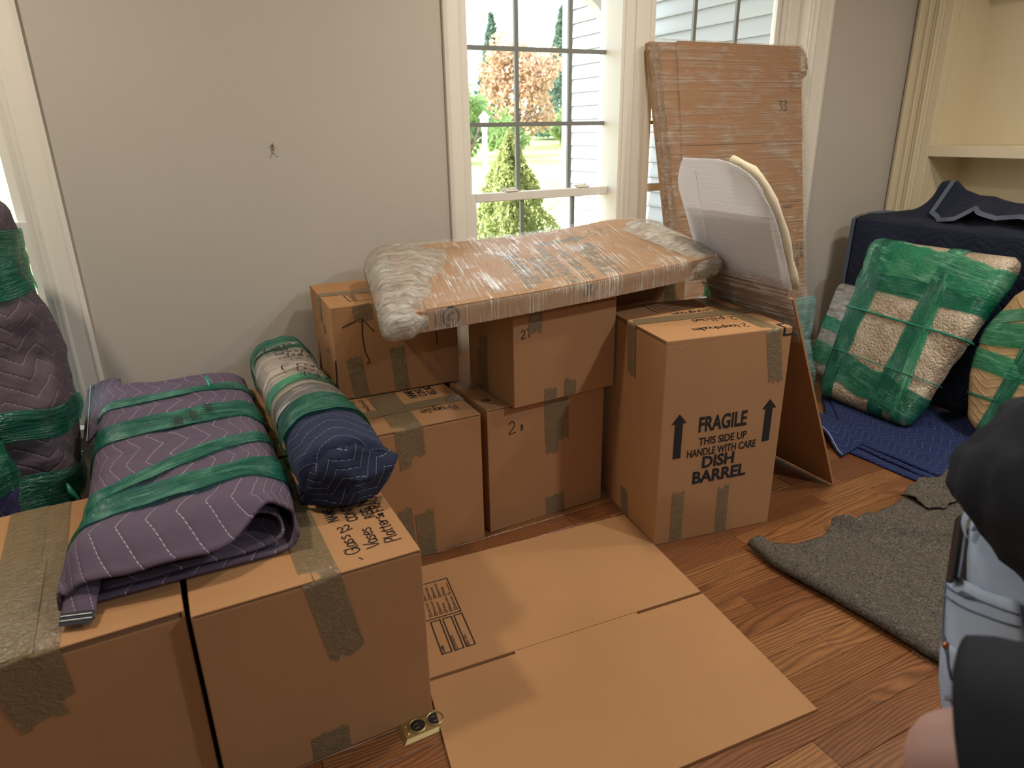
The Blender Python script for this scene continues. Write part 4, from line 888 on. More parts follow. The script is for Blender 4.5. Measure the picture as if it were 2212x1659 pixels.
# brass floor outlet
fo = empty('floor_outlet', (0.300, 1.180, 0), 0.02, label='brass floor outlet plate with two black sockets beside the carton corner', cat='outlet')
bm = bmesh.new(); vs = [(0, 0), (0.12, 0), (0.12, 0.068), (0, 0.068)]
lo = [bm.verts.new((x, y, 0.0006)) for x, y in vs]; hi = [bm.verts.new((x + (0.009 if x < .05 else -0.009), y + (0.008 if y < .03 else -0.008), 0.007)) for x, y in vs]
for i in range(4): bm.faces.new((lo[i], lo[(i + 1) % 4], hi[(i + 1) % 4], hi[i]))
bm.faces.new(hi); bm.faces.new(lo[::-1]); bobj('cover_plate', bm, M_BRASS, fo)
for cx in (0.044, 0.088):
    ring = [(cx + 0.0195 * math.cos(a), 0.034 + 0.0195 * math.sin(a), 0.0078) for a in [i * math.pi / 14 for i in range(29)]]
    tube('bezel', ring, 0.0022, M_BRASS, fo, 8, False)
    s = mobj('socket', [(cx + 0.0185 * math.cos(a), 0.034 + 0.0185 * math.sin(a), 0.0074) for a in [i * math.pi / 14 for i in range(28)]], [tuple(range(28))], M_BLACKP, fo)
    bm = bmesh.new(); abox(bm, (cx - 0.006, 0.034 - 0.0075, 0.0075), (cx + 0.003, 0.034 - 0.0055, 0.0082)); abox(bm, (cx - 0.006, 0.034 + 0.0055, 0.0075), (cx + 0.003, 0.034 + 0.0075, 0.0082)); bobj('slot', bm, M_STEEL, s)
for y in (0.022, 0.046):
    bm = bmesh.new(); bmesh.ops.create_uvsphere(bm, u_segments=12, v_segments=6, radius=0.0042, matrix=Matrix.Translation((0.0165, y, 0.007)) @ Matrix.Diagonal((1, 1, .5, 1))); bobj('screw', bm, M_BRASS, fo, True)

# ------------------------------------------------------------------ wrapped slab 54 lying on the small cartons
def s_front(u): return Vector((lerp(0.590, 1.735, u), lerp(1.783, 1.822, u), 0.789 + 0.043 * max(0.0, u) ** 1.6))
def s_back(u): return Vector((lerp(0.735, 1.83, u), lerp(2.47, 2.28, u), 0.7895 + 0.050 * max(0.0, u) ** 1.6))
def s_top(u, v):
    f, b = s_front(u), s_back(u); zf = f.z + 0.060; zb = lerp(0.922, 0.952, u) + 0.026 * math.exp(-((u - 0.80) / 0.20) ** 2) - 0.03 * smooth01((u - 0.9) / 0.1)
    p = f.lerp(b, v); return Vector((p.x, p.y, lerp(zf, zb, max(0.0, v) ** 0.92)))
def s_bot(u, v): return s_front(u).lerp(s_back(u), v)
slab = empty('wrapped_slab', (0, 0, 0), label='flat cardboard slab marked 54 and FRAGILE with bubble-wrapped ends across the small cartons', cat='parcel')
def shell(name, u0, u1, top, bot, nu, nv, mat, parent, thick_sides=True):
    verts = []; faces = []
    for fn in (top, bot):
        for j in range(nv + 1):
            for i in range(nu + 1): verts.append(fn(lerp(u0, u1, i / nu), j / nv))
    m = nu + 1; K = m * (nv + 1)
    for j in range(nv):
        for i in range(nu):
            a = j * m + i; faces.append((a, a + 1, a + m + 1, a + m)); faces.append((K + a, K + a + m, K + a + m + 1, K + a + 1))
    for i in range(nu): faces.append((i, K + i, K + i + 1, i + 1)); a = nv * m + i; faces.append((a, a + 1, K + a + 1, K + a))
    for j in range(nv): a = j * m; faces.append((a, a + m, K + a + m, K + a)); a = j * m + nu; faces.append((a, K + a, K + a + m, a + m))
    return mobj(name, verts, faces, mat, parent)
shell('carton_slab', 0.0, 1.0, s_top, s_bot, 24, 10, M_CARD, slab)
def crease(u): return 0.50 + 0.50 * smooth01((u + 0.05) / 0.88)
shell('overlapping_sleeve', 0.035, 0.985, lambda u, v: s_top(u, v * crease(u)) + Vector((0, -0.003, 0.0052)), lambda u, v: s_top(u, v * crease(u)) + Vector((0, -0.003, 0.0004)), 30, 10, M_CARD, slab)
def s_front_face(u, z): f = s_front(u); return Vector((f.x, f.y - 0.0035, lerp(f.z, f.z + 0.0645, z)))
grid('sleeve_front', lambda u, v: s_front_face(lerp(0.035, 0.985, u), lerp(0.03, 1.0, v)), 24, 2, M_CARD, slab)
# printing on the sleeve: letters read from the back edge towards the front, their tops to the right
def s_map(p): q = s_top(p.x, p.y); return q + Vector((0, 0, 0.0066))
def stext(nm, s, u, v0, v1, hu, bold=0.03, mat=M_INKG):
    vs, fs = font_mesh(s, bold); x0 = min(a.x for a in vs); x1 = max(a.x for a in vs)
    P = [s_map(Vector((u + a.y / 0.69 * hu, lerp(v0, v1, (a.x - x0) / (x1 - x0)), 0))) for a in vs]
    return mobj(nm, P, fs, mat, slab)
stext('printed_word', 'FRAGILE', 0.580, 0.60, 0.045, 0.062)
stext('printed_words', 'THIS SIDE UP', 0.515, 0.58, 0.02, 0.030); stext('printed_words', 'HANDLE WITH CA', 0.460, 0.66, 0.0, 0.030)
stext('printed_word', 'DISH', 0.400, 0.48, 0.14, 0.048); stext('printed_word', 'BARREL', 0.335, 0.60, 0.04, 0.050)
v = [(0.47, 0.695), (0.47, 0.745), (0.60, 0.745), (0.60, 0.80), (0.655, 0.72), (0.60, 0.64), (0.60, 0.695)]
mobj('printed_arrow', [s_map(Vector((a, b, 0))) for a, b in v], [(0, 1, 2, 6), (2, 3, 4, 5, 6)], M_INKG, slab)
kx = 0.0076; write54 = []
x = 0.0
for ch in '54':
    for g in PEN[ch]: write54.append([(a + x, b) for a, b in g])
    x += 6.2
strokes_mesh('marker_writing', write54, slab, M_MARK, (0.672, 0.70, 0), (1, 0, 0), (0, 1, 0), 0.0050, 0.0150, 0.0046, s_map)
# logo and letters on the front edge
def ff(u, z): return s_front_face(u, z) + Vector((0, -0.0012, 0))
vs, fs = font_mesh('RE', 0.03)
y0 = 0; mobj('printed_word', [ff(0.497 + a.y / 0.69 * 0.030, 0.92 - a.x * 0.55) for a in vs], fs, M_INK, slab)
vs, fs = font_mesh('Corrugated', 0.02); X1_ = max(a.x for a in vs); mobj('printed_words', [ff(0.066 + a.y * 0.011, 0.93 - 0.88 * a.x / X1_) for a in vs], fs, M_INK, slab)
vs, fs = font_mesh('Recycles', 0.02); X1_ = max(a.x for a in vs); mobj('printed_words', [ff(0.054 + a.y * 0.011, 0.80 - 0.66 * a.x / X1_) for a in vs], fs, M_INK, slab)
cu, cz = 0.098, 0.52
def lg(a, r): return ff(cu + math.cos(a) * r * 0.0245, cz + math.sin(a) * r * 0.47)
P = []; F = []
for i in range(41):
    a = R(-78) + R(336) * i / 40; P += [lg(a, 1.0), lg(a, 0.74)]
    if i: F.append((2 * i - 2, 2 * i - 1, 2 * i + 1, 2 * i))
mobj('printed_logo', P, F, M_INK, slab)
P = []; F = []
for tri in (((-.62, -.02), (-.18, .42), (-.10, -.02)), ((-.60, -.12), (-.25, -.46), (-.05, -.12)), ((-.06, .1), (.02, .62), (.12, .22)), ((.16, .62), (.48, .18), (.20, .20)), ((.0, -.12), (.1, -.68), (.24, -.36)), ((.30, -.10), (.52, -.12), (.36, -.50))):
    k = len(P); P += [ff(cu + a * 0.0245, cz + b * 0.47) for a, b in tri]; F.append((k, k + 1, k + 2))
mobj('printed_logo', P, F, M_INK, slab)
# clear stretch film over the whole slab
def film_top(u, v):
    wv = 0.007 + 0.004 * (1 + nz((u * 9, v * 5, 0), 1.0, 4.2))
    if v < 0.12: return s_front_face(u, v / 0.12 * 1.0) + Vector((0, -0.004, 0.002))
    q = (v - 0.12) / 0.88; return s_top(u, q) + Vector((0, -0.002, wv))
o = grid('stretch_film', lambda u, v: film_top(lerp(0.02, 0.99, v), u), 40, 60, M_CLEAR, slab, 0.75, 1.15)
def sg(x, e): return math.copysign(abs(x) ** e, x)
def bubble_end(name, ua, ub, grow, left):
    def f(a, s):
        k = s if left else 1 - s          # k: 0 at the outer tip
        vv_ = 0.5 + 0.5 * sg(math.cos(2 * math.pi * a), 0.5); u = lerp(ua, lerp(0.038, ub, smooth01(vv_ * 1.3)), s) if left else lerp(lerp(0.88, ua, smooth01(vv_ * 1.4)), ub, s)
        uc = max(0.0, min(1.0, u)); r = (1 - (1 - min(1, k / 0.30)) ** 2) ** 0.5 if k < 0.30 else 1.0
        off = grow * (1 - smooth01((k - 0.55) / 0.45)) + 0.008
        an = 2 * math.pi * a; cv = sg(math.cos(an), 0.5); cw = sg(math.sin(an), 0.75)
        v = 0.5 + (0.5 + off / 0.66) * cv * lerp(0.80, 1.0, r)
        vc = max(0, min(1, v)); tp = s_top(uc, vc); bt = s_bot(uc, vc); p = s_front(u).lerp(s_back(u), v)
        mid = (tp.z + bt.z) / 2; z = mid + cw * ((tp.z - bt.z) / 2 + off) * lerp(0.25, 1.0, r)
        n_ = nz((p.x * 14, p.y * 14, z * 20), 1.0, 2.0) * 0.010 * r; z += n_
        if p.y > 2.17: z = max(z, 0.7905)
        elif left: z = max(z, 0.755)
        return Vector((p.x + n_ * 0.5, p.y - n_, z))
    o = grid(name, f, 56, 22, M_BUBC, slab, 1.6, 0.3, closed=True)
    return o
bubble_end('bubble_wrap_end', -0.085, 0.175, 0.028, True)
bubble_end('bubble_wrap_end', 0.80, 1.022, 0.018, False)

# ------------------------------------------------------------------ tall flat carton 33 leaning in the right window
PA = math.atan(0.185); py0 = 2.272
pm = Matrix.Translation((2.40, py0, 0)) @ Matrix.Rotation(-PA, 4, 'X')     # local x right, z up the panel, -y the face
pan = empty('wrapped_carton', label='tall flat carton marked 33 wrapped in clear film, leaning against the right window', cat='parcel', mat=pm)
PH = 1.69
def px_left(z): return lerp(-0.335, -0.435, z / PH)
PT = 0.035
v = [(px_left(0), 0, 0.0), (0.44, 0, 0.0), (0.44, 0, PH), (px_left(PH), 0, PH - 0.005)]
v += [(a, b + PT, c) for a, b, c in v]
mobj('carton_panel', v, [(0, 1, 2, 3), (7, 6, 5, 4), (0, 4, 5, 1), (1, 5, 6, 2), (2, 6, 7, 3), (3, 7, 4, 0)], M_CARD, pan)
for (z0, z1, x0, x1, dy) in ((1.262, PH, -0.30, 0.438, 0.010), (0.66, 1.255, -0.25, 0.441, 0.004), (0.985, 1.26, -0.30, 0.436, 0.007)):
    box('carton_wrap_sheet', (x0, -dy, z0), (x1, -dy + 0.004, z1), M_CARD, pan, 0.001)
box('slot', (0.305, -0.0112, 0.962), (0.36, -0.0102, 0.972), M_CARD_EDGE, pan)
write('marker_writing', '33', pan, (0.278, -0.0135, 1.405), (1, 0, 0), (0, 0, 1), 0.046, 5.8, pen=0.0052)
for i, s in enumerate(('NAME', 'CONTENTS', 'REG. NO.')): text('printed_heading', s, pan, M_INK, (0.408 - 0.032 * i, -0.0075, 0.782), (0, 0, -1), (1, 0, 0), 0.020, (0.07, 0.115, 0.095)[i], 0.02)
frame_lines('printed_rule', [(x, 0.50, x, z) for x, z in ((0.412, 0.66), (0.380, 0.62), (0.348, 0.64))], pan, M_INK, (0, -0.0075, 0), (1, 0, 0), (0, 0, 1), 0.0015)
frame_lines('printed_form', [(0.36, 1.49, 0.415, 1.58)] + [(0.37, z, 0.405, z) for z in (1.505, 1.52, 1.535, 1.55, 1.565)], pan, M_INKG, (0, -0.0135, 0), (1, 0, 0), (0, 0, 1), 0.002)
def pf(u, v):
    z = lerp(0.0, PH + 0.004, v); x = lerp(px_left(z) - 0.004, 0.446, u)
    return Vector((x, -0.016 - 0.006 * nz((x * 6, z * 10, 0), 1.0, 3.3), z))
M_FILMP = film('panel_stretch_film', (0.96, 0.93, 0.90), (0.50, 0.41, 0.33), 0.20, 0.80, 0.18, su=1.6, sv=120, bump=0.8, th=(0.72, 0.98))
grid('stretch_film', pf, 14, 40, M_FILMP, pan, 0.85, 1.69)
M_FILMT = film('teal_tinted_film', (0.55, 0.90, 0.88), (0.40, 0.62, 0.62), 0.12, 0.55, 0.2, su=3, sv=90, bump=0.9)
grid('stretch_film_skirt', lambda u, v: Vector((lerp(0.20, 0.458 + 0.02 * math.sin(v * 9), u), -0.026 - 0.012 * nz((u * 3, v * 8, 1), 1.0, 1.7) - 0.01, lerp(0.0, 0.52, v))), 8, 24, M_FILMT, pan, 0.25, 0.5)
M_FILME = bubble('brown_bubble_edge', (0.30, 0.21, 0.14), (0.42, 0.33, 0.25), 0.45, 0.2, True)
def pe(a, s):
    z = lerp(0.02, PH - 0.01, s); an = 2 * math.pi * a; r = 0.024 + 0.006 * nz((an, z * 9, 0), 1.0, 5.0)
    return Vector((px_left(z) + 0.006 + math.cos(an) * r * 1.25 + 0.012, 0.006 + math.sin(an) * r * 0.95, z))
grid('bubble_wrap_edge', pe, 14, 60, M_FILME, pan, 0.15, 1.69, closed=True)
def blob(name, c, rx, ry, rz, mat, parent, amp=0.2, seed=0.0, nu=20, nv=14):
    def f(u, v):
        a = 2 * math.pi * u; b = math.pi * (v - 0.5); d = Vector((math.cos(a) * math.cos(b), math.sin(a) * math.cos(b), math.sin(b)))
        k = 1 + amp * nz(d * 1.6, 1.0, seed + 0.3); return Vector((c[0] + d.x * rx * k, c[1] + d.y * ry * k, c[2] + d.z * rz * k))
    return grid(name, f, nu, nv, mat, parent, 0.3, 0.3, closed=True)
blob('bubble_wrap_knot', (0.452, 0.0, 1.612), 0.030, 0.022, 0.060, M_BUB, pan, 0.5, 2.0)

# ------------------------------------------------------------------ leaning arched board beside the dish carton
SLO = math.atan(0.45)
bm_ = Matrix.Translation((2.165, 1.965, 0)) @ Matrix(((0, math.cos(SLO), -math.sin(SLO), 0), (-1, 0, 0, 0), (0, math.sin(SLO), math.cos(SLO), 0), (0, 0, 0, 1)))
# local: x = towards the camera along the bottom edge, z = up the slope, y = thickness away from the left face
brd = empty('leaning_board', label='flat arched cardboard-backed panel, its top in white film, leaning on the dish carton', cat='parcel', mat=bm_)
BWD = 0.415
def outline(z):   # returns xmin, xmax of the arched shape at height z
    top = 1.345
    r = 1.225
    if z <= r: return 0.0 , BWD - (0.0 if z < 1.1 else 0.03 * ((z - 1.1) / 0.125) ** 2)
    k = (z - r) / (top - r); return 0.07 * k ** 1.6 , BWD - 0.03 - 0.20 * (1 - math.sqrt(max(0, 1 - k * k)))
zs = [0.012, 0.35, 0.7, 1.0, 1.1, 1.16, 1.2, 1.225, 1.25, 1.275, 1.30, 1.32, 1.335, 1.343]
def board_sheet(name, y0, y1, mat, zz, inset=0.0, bow=0.0):
    verts = []; faces = []; uvs = []; m = 9
    for y in (y0, y1):
        for z in zz:
            a, b = outline(z); a += inset; b -= inset
            for i in range(m): verts.append((lerp(a, b, i / (m - 1)), y - bow * math.sin(math.pi * i / (m - 1)) * (0.5 + 0.5 * math.sin(z * 4)), z)); uvs.append((z * 0.3 + lerp(a, b, i / (m - 1)), z))
    K = m * len(zz)
    for j in range(len(zz) - 1):
        for i in range(m - 1):
            q = j * m + i; faces.append((q, q + 1, q + m + 1, q + m)); faces.append((K + q, K + q + m, K + q + m + 1, K + q + 1))
        q = j * m; faces.append((q, q + m, K + q + m, K + q)); q = j * m + m - 1; faces.append((q, K + q, K + q + m, q + m))
    for j in (0, len(zz) - 1):
        for i in range(m - 1): q = j * m + i; faces.append((q, K + q, K + q + 1, q + 1))
    return mobj(name, verts, faces, mat, brd, False, uvs)
board_sheet('cardboard_sheet', 0.0, 0.008, M_CARD, [0.012, 0.35, 0.6, 0.74, 0.80, 0.86]); board_sheet('cardboard_edge', 0.004, 0.012, M_CARD, [z for z in zs if 0.69 < z < 1.2], 0.392)
zf = [1.0 + 0.0 * 0, 0.86, 0.72, 0.9] ; zf = [0.76, 0.80, 0.85, 0.9, 0.95, 1.0, 1.05, 1.1, 1.16, 1.2, 1.225, 1.25, 1.275, 1.30, 1.32, 1.335, 1.343]
_t = NT('white_foam_sheet'); _u = _t.uv(); _n = _t.bump(_t.noise(_t.mapping(_u, (3, 130, 1)), 1.0, 4, 0.7), 0.9, 0.006)
_d = _t.bsdf((0.93, 0.94, 0.97), 0.25, _n, spec=0.7); _l = _t.n('BsdfTranslucent', {0: (0.92, 0.94, 0.98, 1), 'Normal': _n}).outputs[0]
M_FOAM = _t.done(_t.n('MixShader', {0: 0.50, 1: _d, 2: _l}).outputs[0])
board_sheet('white_foam_wrap', -0.004, -0.002, M_FOAM, [z for z in zf if z > 0.86], -0.006, 0.006)
tube('fold_line', [(0.115, -0.010, 1.30), (0.085, -0.010, 1.1), (0.062, -0.009, 0.95)], 0.0016, M_FOAM, brd, 6)
M_FILMB = film('board_clear_film', (0.92, 0.92, 0.94), (0.66, 0.61, 0.56), 0.12, 0.80, 0.18, su=1.5, sv=120, bump=0.9, th=(0.72, 0.95))
board_sheet('stretch_film', -0.017, -0.015, M_FILMB, [0.70, 0.74, 0.78, 0.82, 0.86, 0.90, 0.94], -0.007, 0.006)
tube('foam_edge', [(outline(z)[1] + 0.004, 0.016, z) for z in [0.90, 0.95, 1.0, 1.05, 1.1, 1.15, 1.2, 1.25, 1.28, 1.3, 1.32, 1.335]], [0.013 + 0.003 * math.sin(i * 2.3) for i in range(12)], plain('cream_foam', (0.62, 0.54, 0.38), 0.8, bump=0.4), brd, 8)
mobj('printed_corner_mark', [(0.35, -0.003, 0.775), (0.357, -0.003, 0.775), (0.357, -0.003, 0.72), (0.40, -0.003, 0.72), (0.40, -0.003, 0.713), (0.35, -0.003, 0.713)], [(0, 1, 2, 3, 4, 5)], M_INK, brd)

# ------------------------------------------------------------------ folded purple pad bundle on the left cartons
HB = 0.4722
padb = empty('padded_bundle', (0, 0, 0), label='folded purple quilted moving pad bundle bound with green film on the left cartons', cat='padded bundle')
PLEN = 1.20
def pad_prof(y):
    """closed section of the bundle at depth y, x and z above the carton top: outer sheet from its left hem over the top and the right fold back underneath"""
    n = smooth01((1.62 - y) / 0.25)           # 1 near the camera
    xl = lerp(-0.262, -0.292, n) - 0.01 * smooth01((y - 2.2) / 0.3); xr = lerp(0.172, 0.158, n)
    t = lerp(0.100, 0.112, n)
    P = [(xl, 0.003), (xl + 0.004, t * 0.35), (xl + 0.022, t * 0.78), (xl + 0.06, t * 0.98), (-0.12, t * 1.02), (0.0, t * 1.04), (0.09, t * 1.02), (xr - 0.035, t * 0.93), (xr - 0.004, t * 0.66), (xr, t * 0.4), (xr - 0.012, 0.016), (xr - 0.05, 0.004), (0.0, 0.0035), (-0.12, 0.0035), (xl + 0.045, 0.003)]
    return P
SECT = 44
def pad_f(u, v):
    y = lerp(1.36, 2.50, v); P = catmull([(x, 0, z) for x, z in pad_prof(y)], 4)
    q = u * (len(P) - 1); i = min(int(q), len(P) - 2); p = P[i].lerp(P[i + 1], q - i)
    top = smooth01((p.z - 0.04) / 0.05)
    wr = 0.008 * nz((p.x * 10, y * 14, p.z * 10), 1.0, 1.3) * top + 0.005 * nz((p.x * 20, y * 26, 0), 1.0, 5.3) * top + 0.012 * nz((p.x * 4, y * 5, 0), 1.0, 7.7) * top
    yy = y
    nearlip = smooth01((1.47 - y) / 0.11)
    z = p.z + wr
    if nearlip > 0 and p.z > 0.045:       # the top layer curls down over the mouth near the camera
        lip = nearlip ** 2 * (0.055 * (1 - smooth01((p.x - 0.02) / 0.10))); z -= lip * top
        yy = y - 0.03 * nearlip * math.sin((p.x + 0.3) * 6)
        yy += 0.06 * nearlip * smooth01((p.x + 0.02) / 0.14)
    else:
        yy = y - 0.0
    if v > 0.9: z = lerp(z, max(0.004, p.z * 0.55), smooth01((v - 0.9) / 0.1))
    yy += 0.03 * (p.x - 0.1) * -1.0 * (1 if y > 2.2 else 0) * smooth01((y - 2.2) / 0.3)
    return Vector((p.x, yy, HB + max(z, 0.003)))
sheet = grid('pad_sheet', pad_f, 70, 90, M_PADP, padb, 1.05, 1.15, thick=0.007)
bm = bmesh.new(); abox(bm, (-0.235, 1.56, HB + 0.012), (0.135, 2.42, HB + 0.080), 0.02, 3); bobj('wrapped_tabletop', bm, M_PADK, padb, True)
# inner rolled layer seen in the mouth
def inner(u, v):
    y = lerp(1.375, 1.72, v); P = catmull([(-0.22, 0, 0.017), (-0.05, 0, 0.016), (0.08, 0, 0.018), (0.125, 0, 0.034), (0.125, 0, 0.062), (0.085, 0, 0.077), (0.03, 0, 0.066), (0.0, 0, 0.052)], 5)
    q = u * (len(P) - 1); i = min(int(q), len(P) - 2); p = P[i].lerp(P[i + 1], q - i)
    return Vector((p.x, y + 0.05 * smooth01((p.z - 0.03) / 0.05), HB + p.z + 0.004 * nz((p.x * 9, y * 9, 0), 1.0, 4.0)))
grid('inner_layer', inner, 40, 14, M_PADP, padb, 0.6, 0.35, thick=0.006)
# hanging corner with dark hem at the near left, and the far left corner
cor = grid('corner_hem', lambda u, v: Vector((lerp(-0.288, -0.232, u) + 0.012 * v, lerp(1.315, 1.40, v) - 0.015 * u, HB + 0.006 + 0.030 * v + 0.018 * math.sin(u * 3.1) * v)), 8, 8, M_PADP, padb, 0.07, 0.1, thick=0.007)
ribbon('binding', [(-0.288 + 0.056 * k / 6, 1.314 - 0.015 * k / 6, HB + 0.0105) for k in range(7)], (0, -0.5, 1), 0.026, M_BINDK, cor, 0.003)
ribbon('thread', [(-0.286 + 0.052 * k / 6, 1.318 - 0.015 * k / 6, HB + 0.0165) for k in range(7)], (0, -0.4, 1), 0.0014, M_THREAD, cor, 0.001)
ribbon('thread', [(-0.286 + 0.052 * k / 6, 1.309 - 0.015 * k / 6, HB + 0.0125) for k in range(7)], (0, -0.7, 0.8), 0.0014, M_THREAD, cor, 0.003)
def fcor(u, v): return Vector((-0.286 + 0.09 * u + 0.0 * v, lerp(2.52, 2.16, v) - 0.03 * u, HB + 0.075 + 0.025 * math.sin(u * 2.2) - 0.05 * (1 - u) * v))
fc_ = grid('corner_flap', fcor, 10, 12, M_PADP, padb, 0.14, 0.36, thick=0.007)
ribbon('binding', [fcor(0.0, k / 10) for k in range(11)], (-0.6, -0.2, 0.8), 0.03, M_BINDK, fc_, 0.004)
for dx in (0.012, 0.020): ribbon('thread', [fcor(0.0, k / 10) + Vector((dx - 0.012, 0, 0.004)) for k in range(11)], (-0.5, -0.2, 0.8), 0.0016, M_THREAD, fc_, 0.004)
bv = mesh_bvh([sheet])
cz = HB + 0.052
for (yc, wd, tilt) in ((1.560, 0.115, 0.12), (1.70, 0.062, 0.42), (1.99, 0.125, 0.05), (2.215, 0.062, 0.02)):
    band('green_film_band', bv, (-0.05, yc, cz), (-math.sin(tilt), math.cos(tilt), 0), wd, M_GREEN, padb, e1=(1, 0, 0), off=0.008, zmin=0.4720)
M_KNOT = plain('green_film_knot', (0.02, 0.22, 0.14), 0.3)
tube('film_knot', [(0.055, 2.20, HB + 0.118), (0.058, 2.225, HB + 0.130), (0.052, 2.245, HB + 0.136), (0.060, 2.27, HB + 0.128), (0.058, 2.30, HB + 0.134)], [0.004, 0.007, 0.005, 0.003, 0.0015], M_KNOT, padb, 8)
def bsurf(bv_, lift):
    def f(p):
        h = bv_.ray_cast(Vector((p.x, p.y, p.z + 0.5)), Vector((0, 0, -1))); return (h[0] if h[0] is not None else p) + Vector((0, 0, lift))
    return f
ws = bsurf(bv, 0.0190)
for i, s in enumerate(('table', 'from', 'foyer')): write('marker_writing', s, padb, (-0.030 + i * 0.040, (1.915, 1.945, 1.975)[i], HB + 0.1), (-0.05, 1, 0), (-1, -0.05, 0), 0.034, 3.9, pen=0.0034, warp=ws)

# ------------------------------------------------------------------ wrapped table legs roll
M_PADK2 = quilt('dark_blue_moving_pad', (0.012, 0.016, 0.040), (0.020, 0.025, 0.055), (0.33, 0.35, 0.44), P=0.09, S=0.024, A=0.035)
roll = empty('wrapped_legs_bundle', (0, 0, 0), label='long navy padded roll of table legs with clear film and writing beside the purple bundle', cat='padded bundle')
AX0 = Vector((0.298, 1.50, 0)); AX1 = Vector((0.302, 2.535, 0)); RCZ = HB + 0.092
ridges = [random.uniform(-.5, .5) for _ in range(12)]
def roll_f(a, s, grow=0.0, amp=1.0):
    c = AX0.lerp(AX1, s); an = 2 * math.pi * a
    k = 1.0
    rx = interp([(0, 0.108), (0.12, 0.112), (0.28, 0.096), (0.5, 0.090), (0.72, 0.092), (0.88, 0.092), (1, 0.075)], s)[0]
    rz = interp([(0, 0.086), (0.12, 0.090), (0.4, 0.080), (0.7, 0.082), (0.9, 0.086), (1, 0.066)], s)[0]
    ca, sa = math.cos(an), math.sin(an); x = sg(ca, 0.85) * (rx + grow); z = sg(sa, 0.85) * (rz + grow)
    n = nz((ca * 1.6, c.y * 3, sa * 1.6), 1.0, 3.0) * 0.012 * amp
    zc = HB + 0.004 + rz
    return Vector((c.x + x * (1 + n * 4), c.y, max(HB + 0.003, zc + z + n * sa)))
def roll_body(a, s):
    if s < 0.06:    # the near end is tucked in behind the folded end flap
        k = s / 0.06; p = roll_f(a, 0.0); cc = Vector((0.300, 1.490, HB + 0.078)); p = cc.lerp(p, 0.05 + 0.95 * math.sqrt(k)); p.y -= 0.016 * (1 - k); p.z = max(p.z, HB + 0.004); return p
    if s > 0.96:
        k = (s - 0.96) / 0.04; p = roll_f(a, 1.0); tip = Vector((0.30, 2.57, HB + 0.07)); return p.lerp(tip, k * 0.97)
    return roll_f(a, (s - 0.06) / 0.90)
rb = grid('pad_cover', roll_body, 64, 110, M_PADN, roll, 0.62, 1.08, closed=True)
EC = [(0.196, 1.512, 0.010), (0.188, 1.497, 0.062), (0.208, 1.492, 0.120), (0.262, 1.484, 0.158), (0.330, 1.490, 0.162), (0.385, 1.505, 0.132), (0.436, 1.492, 0.092), (0.405, 1.478, 0.048), (0.372, 1.472, 0.014), (0.318, 1.470, 0.006), (0.250, 1.486, 0.005)]
def end_flap(a, s):
    n = len(EC); q = a * n; i = int(q) % n; p = Vector(EC[i]).lerp(Vector(EC[(i + 1) % n]), q - int(q)); c = Vector((0.318, 1.452, 0.082))
    p = c.lerp(p, s); f_ = 0.010 * math.sin(a * 6.2832 * 3 + 0.8) * s * (1 - s) * 3; back = 0.028 * smooth01((s - 0.82) / 0.18)
    return Vector((p.x, p.y + f_ + back - 0.004, HB + max(0.004, p.z)))
ef = grid('end_flap', end_flap, 55, 16, M_PADK2, roll, closed=True, thick=0.006)
ul = ef.data.uv_layers[0].data
for lp_ in ef.data.loops: co = ef.data.vertices[lp_.vertex_index].co; ul[lp_.index].uv = (co.x * 0.9 + co.z * 0.5, co.z * 0.9 - co.x * 0.45)
M_GREYPAD = plain('grey_blanket', (0.30, 0.255, 0.235), 0.85, nscale=40, namt=0.2, bump=0.4, bscale=60)
gs = grid('grey_blanket_sleeve', lambda a, s: roll_f(a, lerp(0.42, 0.80, s), 0.005), 56, 40, M_GREYPAD, roll, 0.6, 0.4, closed=True)
bvr = mesh_bvh([rb, gs])
cy = lambda s: AX0.lerp(AX1, s)
grid('clear_film_sleeve', lambda a, s: roll_f(a, lerp(0.30, 0.82, s), 0.011 + 0.002 * math.sin(s * 40)), 60, 40, M_CLEAR, roll, 0.6, 0.5, closed=True)
for (s_, wd, m, tl) in ((0.235, 0.15, M_GREEN, -0.12), (0.86, 0.17, M_GREEN, 0.1), (0.46, 0.055, M_GREENL, 0.05)):
    p = cy(s_); band('green_film_band', bvr, (p.x, p.y, HB + 0.086), (math.sin(tl), math.cos(tl), 0.0), wd, m, roll, off=0.010, Rr=0.6, zmin=0.4722)
wr_ = bsurf(bvr, 0.0185)
for i, (s, x, y) in enumerate((('Legs', 0.235, 2.285), ('wood', 0.262, 2.215), ('table', 0.285, 2.17), ('F ron t', 0.255, 2.06), ('Door', 0.290, 2.00), ('Table', 0.290, 1.945))):
    write('marker_writing', s, roll, (x, y, HB + 0.2), (1, -0.12, 0), (0.12, 1, 0), 0.046 if i != 1 else 0.042, 4.7, pen=0.0046, warp=wr_)

